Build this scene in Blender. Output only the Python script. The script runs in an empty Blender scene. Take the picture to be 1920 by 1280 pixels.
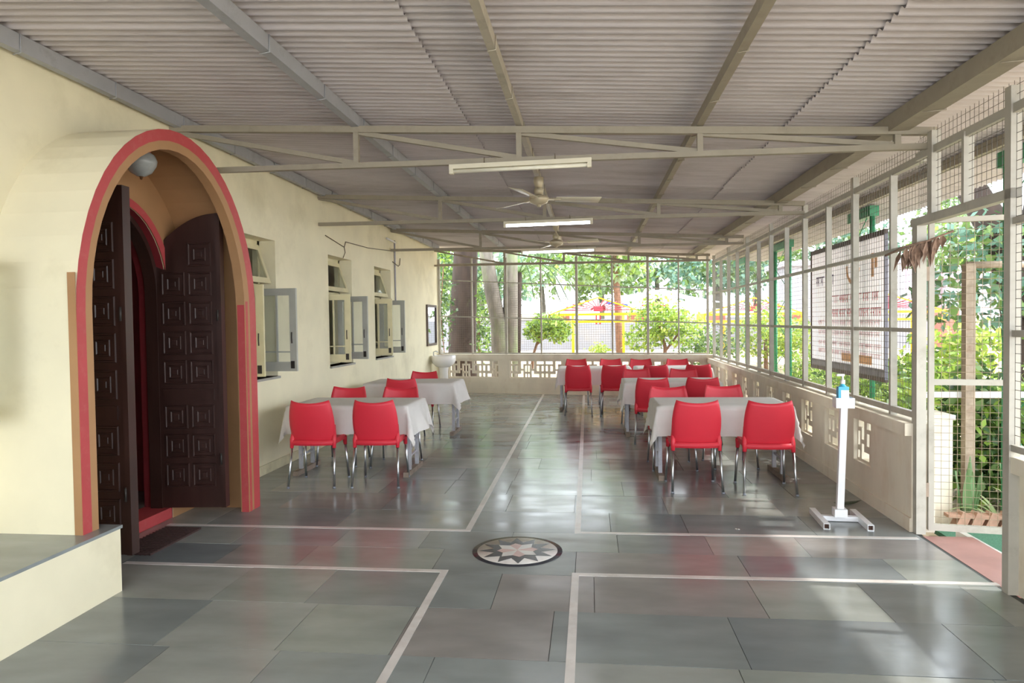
import bpy, math, random
from mathutils import Vector, Matrix
random.seed(7)
R = math.radians
PI = math.pi
SC = bpy.context.scene
COL = SC.collection

# ------------------------------------------------------------------ camera
F_PX = 1300.0
yaw, pitch, roll = R(-6.37), R(-1.603), R(-0.782)
fwd = Vector((math.sin(yaw) * math.cos(pitch), math.cos(yaw) * math.cos(pitch), math.sin(pitch)))
r0 = Vector((math.cos(yaw), -math.sin(yaw), 0)); u0 = r0.cross(fwd)
rt = r0 * math.cos(roll) + u0 * math.sin(roll)
up = -r0 * math.sin(roll) + u0 * math.cos(roll)
cd = bpy.data.cameras.new('camera'); cam = bpy.data.objects.new('camera', cd); COL.objects.link(cam)
m = Matrix.Identity(4)
for i in range(3):
    m[i][0], m[i][1], m[i][2] = rt[i], up[i], -fwd[i]
m[2][3] = 1.55
cam.matrix_world = m
cd.sensor_width = 36.0; cd.lens = F_PX / 1920.0 * 36.0; cd.clip_end = 400
SC.camera = cam

# ------------------------------------------------------------------ sky, sun, exposure
w = bpy.data.worlds.new('World'); SC.world = w; w.use_nodes = True
nt = w.node_tree; nt.nodes.clear()
bg = nt.nodes.new('ShaderNodeBackground'); out = nt.nodes.new('ShaderNodeOutputWorld')
bg.inputs[0].default_value = (0.86, 0.93, 1.0, 1); bg.inputs[1].default_value = 4.5
nt.links.new(bg.outputs[0], out.inputs[0])
sd = bpy.data.lights.new('sun', 'SUN'); sd.energy = 2.6; sd.angle = R(1.2); sd.color = (1, 0.97, 0.92)
sun = bpy.data.objects.new('sun', sd); COL.objects.link(sun)
SUN_EL, SUN_AZ = R(47), R(-4)           # azimuth measured from +x
sdir = Vector((math.cos(SUN_EL) * math.cos(SUN_AZ), math.cos(SUN_EL) * math.sin(SUN_AZ), math.sin(SUN_EL)))
sun.rotation_euler = sdir.to_track_quat('Z', 'Y').to_euler(); sun.location = (20, 0, 20)
vs = SC.view_settings
vs.view_transform = 'Standard'; vs.look = 'None'; vs.gamma = 1.0; vs.use_curve_mapping = False
vs.exposure = 0.82

# ------------------------------------------------------------------ materials
def lin(h):
    h = h.lstrip('#'); o = []
    for i in (0, 2, 4):
        c = int(h[i:i + 2], 16) / 255
        o.append(c / 12.92 if c < .04045 else ((c + .055) / 1.055) ** 2.4)
    return tuple(o) + (1,)
def mat(name, hexc, rough=.6, metal=0, var=.12, scale=6, bump=0, stretch=(1, 1, 1), dirt=None, dirt_scale=1.5, dirt_amt=.5, rvar=0, spec=.5, detail=5):
    mt = bpy.data.materials.new(name); mt.use_nodes = True
    n = mt.node_tree; b = n.nodes['Principled BSDF']
    b.inputs['Roughness'].default_value = rough; b.inputs['Metallic'].default_value = metal
    b.inputs['Specular IOR Level'].default_value = spec
    c = lin(hexc)
    geo = n.nodes.new('ShaderNodeNewGeometry'); mp = n.nodes.new('ShaderNodeMapping')
    mp.inputs['Scale'].default_value = stretch; n.links.new(geo.outputs['Position'], mp.inputs[0])
    nz = n.nodes.new('ShaderNodeTexNoise'); nz.inputs['Scale'].default_value = scale; nz.inputs['Detail'].default_value = detail
    n.links.new(mp.outputs[0], nz.inputs['Vector'])
    rp = n.nodes.new('ShaderNodeValToRGB')
    rp.color_ramp.elements[0].position = .3; rp.color_ramp.elements[1].position = .7
    rp.color_ramp.elements[0].color = tuple(x * (1 - var) for x in c[:3]) + (1,)
    rp.color_ramp.elements[1].color = tuple(min(1, x * (1 + var)) for x in c[:3]) + (1,)
    n.links.new(nz.outputs['Fac'], rp.inputs[0]); last = rp.outputs[0]
    if dirt:
        n2 = n.nodes.new('ShaderNodeTexNoise'); n2.inputs['Scale'].default_value = dirt_scale; n2.inputs['Detail'].default_value = 8
        n2.inputs['Roughness'].default_value = .65
        n.links.new(mp.outputs[0], n2.inputs['Vector'])
        r2 = n.nodes.new('ShaderNodeValToRGB'); r2.color_ramp.elements[0].position = .52; r2.color_ramp.elements[1].position = .72
        r2.color_ramp.elements[1].color = (dirt_amt,) * 3 + (1,); r2.color_ramp.elements[0].color = (0, 0, 0, 1)
        n.links.new(n2.outputs['Fac'], r2.inputs[0])
        mx = n.nodes.new('ShaderNodeMix'); mx.data_type = 'RGBA'
        n.links.new(r2.outputs[0], mx.inputs[0]); n.links.new(last, mx.inputs[6]); mx.inputs[7].default_value = lin(dirt)
        last = mx.outputs[2]
    n.links.new(last, b.inputs['Base Color'])
    if rvar:
        mr = n.nodes.new('ShaderNodeMapRange'); mr.inputs[3].default_value = rough - rvar; mr.inputs[4].default_value = rough + rvar
        mr.inputs[1].default_value = .3; mr.inputs[2].default_value = .7
        n.links.new(nz.outputs['Fac'], mr.inputs[0]); n.links.new(mr.outputs[0], b.inputs['Roughness'])
    if bump:
        bp = n.nodes.new('ShaderNodeBump'); bp.inputs['Strength'].default_value = bump; bp.inputs['Distance'].default_value = .02
        n.links.new(nz.outputs['Fac'], bp.inputs['Height']); n.links.new(bp.outputs[0], b.inputs['Normal'])
    return mt
def leafmat(name, hexc, tr=.35):
    mt = bpy.data.materials.new(name); mt.use_nodes = True; n = mt.node_tree; n.nodes.clear()
    o = n.nodes.new('ShaderNodeOutputMaterial'); mx = n.nodes.new('ShaderNodeMixShader'); mx.inputs[0].default_value = tr
    d = n.nodes.new('ShaderNodeBsdfPrincipled'); t = n.nodes.new('ShaderNodeBsdfTranslucent')
    d.inputs['Roughness'].default_value = .5
    d.inputs['Base Color'].default_value = lin(hexc); t.inputs[0].default_value = lin(hexc)
    n.links.new(d.outputs[0], mx.inputs[1]); n.links.new(t.outputs[0], mx.inputs[2]); n.links.new(mx.outputs[0], o.inputs[0])
    return mt
def emit(name, hexc, s):
    mt = bpy.data.materials.new(name); mt.use_nodes = True; b = mt.node_tree.nodes['Principled BSDF']
    b.inputs['Base Color'].default_value = lin('#f4f6fa'); b.inputs['Emission Color'].default_value = lin(hexc); b.inputs['Emission Strength'].default_value = s
    return mt
def glassmat(name, tint=(.96, .98, .98, 1), gl=.07):
    mt = bpy.data.materials.new(name); mt.use_nodes = True; n = mt.node_tree; n.nodes.clear()
    o = n.nodes.new('ShaderNodeOutputMaterial'); mx = n.nodes.new('ShaderNodeMixShader'); mx.inputs[0].default_value = gl
    t = n.nodes.new('ShaderNodeBsdfTransparent'); t.inputs[0].default_value = tint
    g = n.nodes.new('ShaderNodeBsdfGlossy'); g.inputs['Roughness'].default_value = .05
    n.links.new(t.outputs[0], mx.inputs[1]); n.links.new(g.outputs[0], mx.inputs[2]); n.links.new(mx.outputs[0], o.inputs[0])
    return mt

M = {}
slab_hex = ['#8b908f', '#91958f', '#838887', '#989a95', '#8d8986', '#7a8081', '#9d9e98', '#878d8f']
SLABS = [mat('kota_stone_%d' % i, h, 0.19, 0, .13, 2.2, .012, (1, 2.2, 1), dirt='#8a8678', dirt_scale=2.5, dirt_amt=.1, rvar=.07, detail=9) for i, h in enumerate(slab_hex)]
M['grout'] = mat('grout', '#4a4b48', .8)
M['marble'] = mat('white_marble', '#d6d0cb', .25, 0, .1, 5, dirt='#b09a90', dirt_scale=6, dirt_amt=.4)
M['marble_pink'] = mat('pink_marble', '#cdaea6', .25, 0, .1, 12)
M['black_stone'] = mat('black_stone', '#33343a', .2, 0, .15, 12)
M['cream'] = mat('cream_paint', '#eee5c6', .75, 0, .05, 2.2, .03, dirt='#b9ae88', dirt_scale=1.3, dirt_amt=.35)
M['cream2'] = mat('cream_parapet', '#e8decb', .7, 0, .07, 4, .05, dirt='#b48f5a', dirt_scale=2.6, dirt_amt=.35, stretch=(1, 1, .45))
M['skirting'] = mat('skirting_paint', '#d8cfae', .7, 0, .1, 8, dirt='#8a7a58', dirt_scale=5, dirt_amt=.5)
M['tan'] = mat('tan_paint', '#ab8159', .6, 0, .08, 3, dirt='#a57a4c', dirt_scale=2, dirt_amt=.4)
M['red_paint'] = mat('red_paint', '#b8484a', .5, 0, .06, 5, dirt='#c98a80', dirt_scale=16, dirt_amt=.15)
M['maroon'] = mat('maroon_wall', '#7c2228', .6)
M['dark_wood'] = mat('dark_wood', '#38231e', .38, 0, .2, 5, .02, (3, 3, .6), rvar=.06)
M['roof'] = mat('asbestos_sheet', '#c2babb', .85, 0, .07, 3, .06, dirt='#83776e', dirt_scale=1.6, dirt_amt=.45, stretch=(.5, 2, 1))
M['truss'] = mat('truss_paint', '#9b917f', .55, 0, .1, 5, dirt='#6f6556', dirt_scale=5, dirt_amt=.5)
M['purlin'] = mat('purlin_grey', '#a6a7ab', .5, 0, .08, 5, dirt='#6d6a68', dirt_scale=5, dirt_amt=.5)
M['purlin2'] = mat('purlin_cream', '#b7ae9c', .5, 0, .08, 5, dirt='#6d6558', dirt_scale=5, dirt_amt=.5)
M['frame'] = mat('frame_paint', '#b3aea2', .5, 0, .08, 6, dirt='#7d705f', dirt_scale=5, dirt_amt=.45)
M['wire'] = mat('mesh_wire', '#5d574f', .5, .3)
M['wire2'] = mat('gate_wire', '#9b8a72', .5, .3)
M['shutter'] = mat('shutter_grey', '#b9b8ae', .5, 0, .08, 6)
M['shutter_c'] = mat('shutter_cream', '#d9cfa8', .5, 0, .08, 6)
M['glass'] = glassmat('window_glass')
M['sill'] = mat('sill_stone', '#9a9890', .5)
M['iron'] = mat('black_iron', '#3c3733', .5, .4)
M['red_plastic'] = mat('red_plastic', '#d92f40', .45, 0, .03, 3)
M['alu'] = mat('aluminium', '#c9ccd0', .28, 1, .05, 10)
M['foot_cap'] = mat('grey_cap', '#8b9099', .5)
M['cloth'] = mat('table_linen', '#e2ddd8', .9, 0, .04, 6, .02)
M['tabletop'] = mat('ply_top', '#8a7a66', .6)
M['table_steel'] = mat('painted_steel', '#b9b9c0', .45, .2, .1, 9, dirt='#7d6a5a', dirt_scale=7, dirt_amt=.6)
M['old_wood'] = mat('worn_wood', '#8d7d70', .8, 0, .25, 14, .1)
M['white_steel'] = mat('white_steel', '#e8e8ea', .4, 0, .04, 8)
M['tube_brown'] = mat('fill_brown', '#4a3228', .8)
M['gel'] = mat('blue_gel', '#4fb6d8', .15, 0, .05)
M['white_plastic'] = mat('white_plastic', '#eceae6', .4, 0, .03)
M['ceramic'] = mat('ceramic', '#eeeae6', .15, 0, .02)
M['mirror'] = mat('mirror_glass', '#dfe6ea', .03, 1, 0)
M['mirror_frame'] = mat('mirror_frame', '#5a4c46', .5)
M['fan'] = mat('fan_cream', '#c3b69a', .35, .2, .06, 6)
M['fan_blade'] = mat('fan_blade', '#cfc8b2', .35, .1, .05, 6)
M['batten'] = mat('batten_cream', '#d9d0b8', .5, 0, .05)
M['tube_on'] = emit('tube_lit', '#f2f5ff', 9.0)
M['tube_off'] = mat('tube_off', '#e6e0cc', .3)
M['lamp_glass'] = mat('lamp_glass', '#9d9f9c', .25, 0, .08, 20)
M['brass'] = mat('old_brass', '#6a4a32', .4, .7)
M['mat_rubber'] = mat('mat_rubber', '#4b3633', .8, 0, .15, 30)
M['dry_leaf'] = mat('dry_leaf', '#7c6353', .8, 0, .3, 30)
M['green_leaf_dead'] = mat('fallen_leaf', '#3c4a34', .6, 0, .2, 30)
M['cable'] = mat('cable', '#6a5a44', .6)
M['conduit'] = mat('conduit', '#a9a6ad', .5)
M['banner'] = leafmat('banner_vinyl', '#f3eeee', .6)
M['banner_red'] = mat('banner_red', '#d8606a', .5)
M['banner_pink'] = mat('banner_pink', '#e6b3bc', .5)
M['banner_violet'] = mat('banner_violet', '#76608a', .5)
M['banner_orange'] = mat('banner_orange', '#eab07a', .5)
M['banner_bar'] = mat('banner_bar', '#6d6a76', .5)
M['banner_frame'] = mat('banner_frame', '#4b3a35', .6)
M['green_steel'] = mat('green_steel', '#2f8a5e', .45, 0, .12, 8)
M['rust_pole'] = mat('rusty_pole', '#a3917f', .7, 0, .2, 18, dirt='#6b4a36', dirt_scale=9, dirt_amt=.7)
M['brick'] = mat('edging_brick', '#b08a74', .85, 0, .2, 14, .1)
M['turf'] = mat('turf_mat', '#3d6b52', .9, 0, .35, 120, .2)
M['sill_red'] = mat('red_oxide', '#ab7d75', .4, 0, .1, 5, dirt='#9a6a60', dirt_scale=3, dirt_amt=.5)
M['ground'] = mat('soil', '#b8a68c', .95, 0, .2, 1.2, .1, dirt='#7c7a50', dirt_scale=.5, dirt_amt=.7)
M['white_wall'] = mat('boundary_white', '#87878e', .8, 0, .04, 1, dirt='#a99a88', dirt_scale=.9, dirt_amt=.35)
M['coping'] = mat('coping_grey', '#a8a296', .8)
M['bark_dark'] = mat('bark_dark', '#3a2d26', .9, 0, .3, 7, .4, (1, 1, .35))
M['bark_grey'] = mat('bark_grey', '#6d665d', .9, 0, .3, 7, .4, (1, 1, .4), dirt='#5f7a32', dirt_scale=1.6, dirt_amt=.6)
M['bark_brown'] = mat('bark_brown', '#7a5a48', .9, 0, .25, 8, .3)
M['yellow'] = mat('yellow_steel', '#f0b400', .45, 0, .06)
M['swing_red'] = mat('swing_red', '#a83242', .5)
M['tarp'] = mat('white_tarp', '#c4c4cc', .7, 0, .03)
M['blue_cloth'] = mat('blue_cloth', '#3c4f9a', .8)
M['red_cloth'] = mat('red_cloth', '#c0392f', .8)
M['house_white'] = mat('house_white', '#a9a6ab', .8)
M['house_pink'] = mat('house_pink', '#e7b9d2', .8)
M['roof_tile'] = mat('tile_orange', '#d08a4c', .8)
M['pillar_brown'] = mat('pillar_brown', '#9a5b4e', .8, 0, .12, 4)
M['lf_dark'] = leafmat('leaf_dark', '#46623a'); M['lf_mid'] = leafmat('leaf_mid', '#6c8746'); M['lf_lime'] = leafmat('leaf_lime', '#8fab48')
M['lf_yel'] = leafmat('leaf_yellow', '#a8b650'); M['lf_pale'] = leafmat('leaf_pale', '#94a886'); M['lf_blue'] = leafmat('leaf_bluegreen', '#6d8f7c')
M['blade'] = leafmat('blade_leaf', '#7fa070', .2); M['blade_edge'] = leafmat('lily_leaf', '#c5d69a', .3)

# ------------------------------------------------------------------ helpers
class MB:
    def __init__(s): s.v = []; s.f = []; s.mi = []; s.sm = []
    def face(s, pts, mi=0, sm=False):
        k = len(s.v); s.v += [tuple(p) for p in pts]; s.f.append(tuple(range(k, k + len(pts)))); s.mi.append(mi); s.sm.append(sm); return s
    def box(s, x0, x1, y0, y1, z0, z1, mi=0, tf=None, top_mi=None):
        P = [Vector(p) for p in ((x0, y0, z0), (x1, y0, z0), (x1, y1, z0), (x0, y1, z0), (x0, y0, z1), (x1, y0, z1), (x1, y1, z1), (x0, y1, z1))]
        if tf: P = [tf @ p for p in P]
        k = len(s.v); s.v += [tuple(p) for p in P]
        for q in ((0, 3, 2, 1), (4, 5, 6, 7), (0, 1, 5, 4), (1, 2, 6, 5), (2, 3, 7, 6), (3, 0, 4, 7)):
            s.f.append(tuple(k + i for i in q)); s.mi.append(mi); s.sm.append(False)
        return s
    def bar(s, a, b, w, h, mi=0, upv=(0, 0, 1)):
        a = Vector(a); b = Vector(b); d = (b - a); L = d.length; d.normalize(); u = Vector(upv)
        sx = d.cross(u)
        if sx.length < 1e-4: sx = d.cross(Vector((1, 0, 0)))
        sx.normalize(); u2 = sx.cross(d)
        tf = Matrix((( sx.x, d.x, u2.x, a.x), (sx.y, d.y, u2.y, a.y), (sx.z, d.z, u2.z, a.z), (0, 0, 0, 1)))
        return s.box(-w / 2, w / 2, 0, L, -h / 2, h / 2, mi, tf)
    def tube(s, pts, rad, n=8, mi=0, cap=True, sm=True):
        pts = [Vector(p) for p in pts]
        if not isinstance(rad, (list, tuple)): rad = [rad] * len(pts)
        k0 = len(s.v); prev = None
        for i, p in enumerate(pts):
            d = (pts[min(i + 1, len(pts) - 1)] - pts[max(i - 1, 0)]).normalized()
            if prev is None:
                a = d.cross(Vector((0, 0, 1)))
                if a.length < 1e-3: a = d.cross(Vector((1, 0, 0)))
                a.normalize()
            else:
                a = (prev - d * prev.dot(d)).normalized()
            prev = a; b = d.cross(a)
            for j in range(n):
                t = 2 * PI * j / n
                s.v.append(tuple(p + (a * math.cos(t) + b * math.sin(t)) * rad[i]))
        for i in range(len(pts) - 1):
            for j in range(n):
                q = k0 + i * n
                s.f.append((q + j, q + (j + 1) % n, q + n + (j + 1) % n, q + n + j)); s.mi.append(mi); s.sm.append(sm)
        if cap:
            s.f.append(tuple(k0 + j for j in range(n))[::-1]); s.mi.append(mi); s.sm.append(False)
            q = k0 + (len(pts) - 1) * n
            s.f.append(tuple(q + j for j in range(n))); s.mi.append(mi); s.sm.append(False)
        return s
    def lathe(s, prof, c=(0, 0, 0), n=20, mi=0, tf=None):
        k0 = len(s.v)
        for r_, z in prof:
            for j in range(n):
                t = 2 * PI * j / n; p = Vector((c[0] + r_ * math.cos(t), c[1] + r_ * math.sin(t), c[2] + z))
                if tf: p = tf @ p
                s.v.append(tuple(p))
        for i in range(len(prof) - 1):
            for j in range(n):
                q = k0 + i * n
                s.f.append((q + j, q + (j + 1) % n, q + n + (j + 1) % n, q + n + j)); s.mi.append(mi); s.sm.append(True)
        return s
    def grid(s, fn, nu, nv, mi=0, sm=True, flip=False):
        k0 = len(s.v)
        for j in range(nv + 1):
            for i in range(nu + 1): s.v.append(tuple(fn(i / nu, j / nv)))
        for j in range(nv):
            for i in range(nu):
                q = k0 + j * (nu + 1) + i; f = (q, q + 1, q + nu + 2, q + nu + 1)
                s.f.append(f[::-1] if flip else f); s.mi.append(mi); s.sm.append(sm)
        return s
    def shell(s, fn, off, nu, nv, mi=0):
        """closed slab: surface fn(u,v) and the same surface moved by off(u,v)"""
        k0 = len(s.v); N = (nu + 1) * (nv + 1)
        for side in (0, 1):
            for j in range(nv + 1):
                for i in range(nu + 1):
                    p = Vector(fn(i / nu, j / nv))
                    if side: p = p + Vector(off(i / nu, j / nv))
                    s.v.append(tuple(p))
        def ad(f, sm=True): s.f.append(f); s.mi.append(mi); s.sm.append(sm)
        for j in range(nv):
            for i in range(nu):
                q = k0 + j * (nu + 1) + i
                ad((q, q + 1, q + nu + 2, q + nu + 1)); ad((N + q, N + q + nu + 1, N + q + nu + 2, N + q + 1))
        for i in range(nu):
            q = k0 + i; ad((q + 1, q, q + N, q + N + 1), False)
            q = k0 + nv * (nu + 1) + i; ad((q, q + 1, q + N + 1, q + N), False)
        for j in range(nv):
            q = k0 + j * (nu + 1); ad((q, q + nu + 1, q + nu + 1 + N, q + N), False)
            q += nu; ad((q + nu + 1, q, q + N, q + nu + 1 + N), False)
        return s
    def holed(s, u0, u1, v0, v1, t0, t1, holes, f, mi=0):
        us = sorted(set([u0, u1] + [min(max(h[k], u0), u1) for h in holes for k in (0, 1)]))
        vs_ = sorted(set([v0, v1] + [min(max(h[k], v0), v1) for h in holes for k in (2, 3)]))
        def solid(i, j):
            if i < 0 or j < 0 or i >= len(us) - 1 or j >= len(vs_) - 1: return False
            a = (us[i] + us[i + 1]) / 2; b = (vs_[j] + vs_[j + 1]) / 2
            return not any(h[0] < a < h[1] and h[2] < b < h[3] for h in holes)
        for i in range(len(us) - 1):
            for j in range(len(vs_) - 1):
                if not solid(i, j): continue
                a, b, c, d = us[i], us[i + 1], vs_[j], vs_[j + 1]
                s.face([f(a, t0, c), f(b, t0, c), f(b, t0, d), f(a, t0, d)], mi)
                s.face([f(b, t1, c), f(a, t1, c), f(a, t1, d), f(b, t1, d)], mi)
                if not solid(i - 1, j): s.face([f(a, t1, c), f(a, t0, c), f(a, t0, d), f(a, t1, d)], mi)
                if not solid(i + 1, j): s.face([f(b, t0, c), f(b, t1, c), f(b, t1, d), f(b, t0, d)], mi)
                if not solid(i, j - 1): s.face([f(a, t1, c), f(b, t1, c), f(b, t0, c), f(a, t0, c)], mi)
                if not solid(i, j + 1): s.face([f(a, t0, d), f(b, t0, d), f(b, t1, d), f(a, t1, d)], mi)
        return s
    def mesh(s, name, mats):
        me = bpy.data.meshes.new(name); me.from_pydata(s.v, [], s.f)
        if not isinstance(mats, (list, tuple)): mats = [mats]
        for x in mats: me.materials.append(M[x] if isinstance(x, str) else x)
        me.polygons.foreach_set('material_index', s.mi); me.polygons.foreach_set('use_smooth', s.sm); me.update()
        return me
    def build(s, name, mats, parent=None, kind=None, loc=None, rz=0):
        return obj(name, s.mesh(name, mats), parent, kind, loc, rz)
def obj(name, me, parent=None, kind=None, loc=None, rz=0):
    o = bpy.data.objects.new(name, me); COL.objects.link(o)
    if parent is not None: o.parent = parent
    if kind: o['kind'] = kind
    if loc: o.location = loc
    if rz: o.rotation_euler = (0, 0, rz)
    return o
def tag(o, label, cat, group=None):
    o['label'] = label; o['category'] = cat
    if group: o['group'] = group
    return o
def thing(name, label, cat, loc=(0, 0, 0), rz=0, group=None):
    o = bpy.data.objects.new(name, None); COL.objects.link(o); o.location = loc; o.rotation_euler = (0, 0, rz); o.empty_display_size = .1
    return tag(o, label, cat, group)
def struct(name, me=None, loc=(0, 0, 0), rz=0):
    o = bpy.data.objects.new(name, me); COL.objects.link(o); o.location = loc; o.rotation_euler = (0, 0, rz); o['kind'] = 'structure'
    return o
def copy_tree(o, parent=None):
    c = o.copy(); COL.objects.link(c); c.parent = parent
    for ch in o.children: copy_tree(ch, c)
    return c
def B(*a, **k): return MB().box(*a, **k)

# ------------------------------------------------------------------ plan
XL = -3.38                                  # face of the house wall
BC = (2.36, 14.10)                          # far right corner of the terrace
BL = (XL, 15.26)                            # far left corner
RN = (2.29, 5.24)                           # near end of the right parapet, by the gate
LB = math.hypot(BC[0] - BL[0], BC[1] - BL[1]); AB = math.atan2(BC[1] - BL[1], BC[0] - BL[0])
LR = math.hypot(BC[0] - RN[0], BC[1] - RN[1]); AR = math.atan2(RN[1] - BC[1], RN[0] - BC[0])
def xr(y): return RN[0] + (BC[0] - RN[0]) * (y - RN[1]) / (BC[1] - RN[1])
def sr_(y): return (BC[1] - y) / (BC[1] - RN[1]) * LR       # distance along the right wall
def yback(x): return BL[1] + (BC[1] - BL[1]) * (x - BL[0]) / (BC[0] - BL[0])
def zroof(x): return 3.185 - .061 * (x + 1.79)

# ------------------------------------------------------------------ floor
fl = struct('floor', MB().face([(-3.38, -2.5, -.006), (2.33, -2.5, -.006), (2.36, 14.2, -.006), (-3.38, 15.3, -.006)])
            .face([(2.33, -2.5, -.006), (2.33, -2.5, -.2), (2.36, 14.2, -.2), (2.36, 14.2, -.006)]).mesh('floor', 'grout'))
rows = [-.2, .36, .9, 1.46, 2.02, 2.57, 3.12, 3.67, 4.2, 4.64, 5.05, 5.6, 6.15, 6.7, 7.25, 7.8, 8.36, 8.92, 9.48, 10.04, 10.6, 11.16, 11.72, 12.28, 12.84, 13.4, 13.96, 14.52, 15.24]
rs = random.Random(3)
for a, b in zip(rows[:-1], rows[1:]):
    xs = [XL]; x = XL - rs.random() * .5
    while True:
        x += rs.choice([.56, .62, .75, .9, 1.05])
        if x > 2.1: break
        if x > XL + .25: xs.append(x)
    xs.append(2.3)
    for x0, x1 in zip(xs[:-1], xs[1:]):
        g = .0016; q = MB()
        y1a = min(b - g, yback(x0) - .02); y1b = min(b - g, yback(x1) - .02)
        if y1a < a + .03 and y1b < a + .03: continue
        y1a = max(y1a, a + .02); y1b = max(y1b, a + .02)
        dz = rs.uniform(-.0006, .0006); tx = rs.uniform(-.0012, .0012)
        p = [(x0 + g, a + g, dz - tx), (x1 - g, a + g, dz + tx), (x1 - g, y1b, dz + tx), (x0 + g, y1a, dz - tx)]
        q.face(p)
        for i in range(4):
            c, d = p[i], p[(i + 1) % 4]; q.face([d, c, (c[0], c[1], -.02), (d[0], d[1], -.02)])
        q.build('stone_slab', SLABS[int(rs.random() * rs.random() * 8 + rs.random() * 2) % 8], fl)
SW = .022
def strip(x0, y0, x1, y1):
    a = Vector((x0, y0)); b = Vector((x1, y1)); d = (b - a).normalized(); n = Vector((-d.y, d.x)) * SW
    q = [(a + n), (b + n), (b - n), (a - n)]
    mb = MB().face([(p.x, p.y, .0022) for p in q][::-1])
    for i in range(4):
        c, e = q[i], q[(i + 1) % 4]; mb.face([(c.x, c.y, .0022), (e.x, e.y, .0022), (e.x, e.y, -.01), (c.x, c.y, -.01)])
    mb.build('marble_strip', 'marble', fl)
strip(-.915, 5.066 - SW, -.985, 15.2 - .45); strip(-.1, 5.066 - SW, -.125, 14.58)
strip(-3.3, 5.066, -.915 - SW, 5.066); strip(-.1 + SW, 5.066, 2.27, 5.09)
strip(-3.06, 4.216, -.935, 4.216); strip(-.1 + SW, 4.222, 2.33, 4.245)
strip(-.915, 4.216 + SW, -.9, -.1); strip(-.1, 4.222 + SW, -.1, -.1)
# inlaid medallion
md = obj('floor_medallion', MB().lathe([(.0, 0), (.305, 0), (.305, -.01)], n=48).mesh('floor_medallion', 'black_stone'), fl, loc=(-.5, 4.633, .0028))
MB().lathe([(0, .0), (.272, 0), (.272, -.004)], n=48).build('white_field', 'marble', md, loc=(0, 0, .0012))
st = MB(); NP = 12
for k in range(NP):
    a0 = 2 * PI * k / NP + .12; da = PI / NP
    pt = lambda r_, a: (r_ * math.cos(a), r_ * math.sin(a), .0022)
    st.face([pt(.262, a0), pt(.165, a0 + da), pt(.10, a0 + da * .4), pt(.10, a0 - da * .4), pt(.165, a0 - da)])
    st.face([pt(.10, a0 + da * .4), pt(.165, a0 + da), pt(.10, a0 + da * 1.6)])
st.build('dark_star', 'black_stone', md)
st = MB()
for k in range(8):
    a0 = 2 * PI * k / 8 + .2; da = PI / 8
    pt = lambda r_, a: (r_ * math.cos(a), r_ * math.sin(a), .0032)
    st.face([(0, 0, .0032), pt(.11, a0 - da), pt(.165 if k % 2 else .14, a0), pt(.11, a0 + da)], 0 if k % 2 else 1)
st.build('centre_star', ['marble', 'marble_pink'], md)
# door sill of the gate and entrance
struct('trim_1', B(2.33, 2.66, 4.2, 5.16, -.06, -.004).mesh('trim_1', 'sill_red'))
# plinth beside the porch
pl = struct('trim_2', MB().box(XL, -2.75, -2.5, 3.76, .0, .372).mesh('trim_2', 'cream'))
MB().box(XL, -2.742, -2.5, 3.77, .372, .39).build('plinth_top', SLABS[0], pl)

# ------------------------------------------------------------------ ground outside
def gz(x, y):
    t = min(max((y - 15.5) / 6, 0), 1); t = t * t * (3 - 2 * t)
    return -.16 + .62 * t
mb = MB()
def gfn(u, v):
    x = -25 + 60 * u; y = -12 + 70 * v
    return (x, y, gz(x, y) + .03 * math.sin(x * 1.3) * math.cos(y * 1.1))
mb.grid(gfn, 60, 70); struct('ground', mb.mesh('ground', 'ground'))

# ------------------------------------------------------------------ left house wall with windows
WIN = [(6.31, 7.22), (8.755, 9.655), (10.712, 11.622), (2.535, 3.437)]
wf = lambda u, t, v: (XL - t, u, v)
wl = struct('wall_left', MB().holed(-2.5, 15.35, 0, 3.30, 0, .24, [(a, b, 1.0, 2.465) for a, b in WIN] + [(3.6, 5.55, -.1, 3.4)],
            lambda u, t, v: (XL - t, u, v)).mesh('wall_left', 'cream'))
bb = struct('baseboard_left', MB().box(XL, XL + .014, 5.66, 15.2, 0, .1).mesh('baseboard_left', 'skirting'))
struct('wall_front', MB().box(XL, 2.5, -2.7, -2.5, -.2, .78).mesh('wall_front', 'cream2'))
# rooms behind
struct('wall_inner', MB().box(-6.2, -6.1, -2.5, 15.35, 0, 3.3).mesh('wall_inner', 'cream'))
struct('ceiling_inner', MB().box(-6.1, XL - .24, -2.5, 15.35, 3.2, 3.3).mesh('ceiling_inner', 'cream'))
struct('floor_inner', MB().box(-6.1, XL - .24, -2.5, 15.35, -.1, .085).mesh('floor_inner', SLABS[2]))
struct('wall_hall_far', MB().box(-6.1, XL - .24, 5.75, 5.85, .085, 3.2).mesh('wall_hall_far', 'maroon'))
struct('wall_hall_near', MB().box(-6.1, XL - .24, 3.5, 3.6, .085, 3.2).mesh('wall_hall_near', 'maroon'))
struct('wall_end_far', MB().box(-6.1, XL - .24, 15.25, 15.35, .0, 3.2).mesh('wall_end_far', 'cream'))
struct('wall_end_near', MB().box(-6.1, XL - .24, -2.5, -2.4, .0, 3.2).mesh('wall_end_near', 'cream'))

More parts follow.
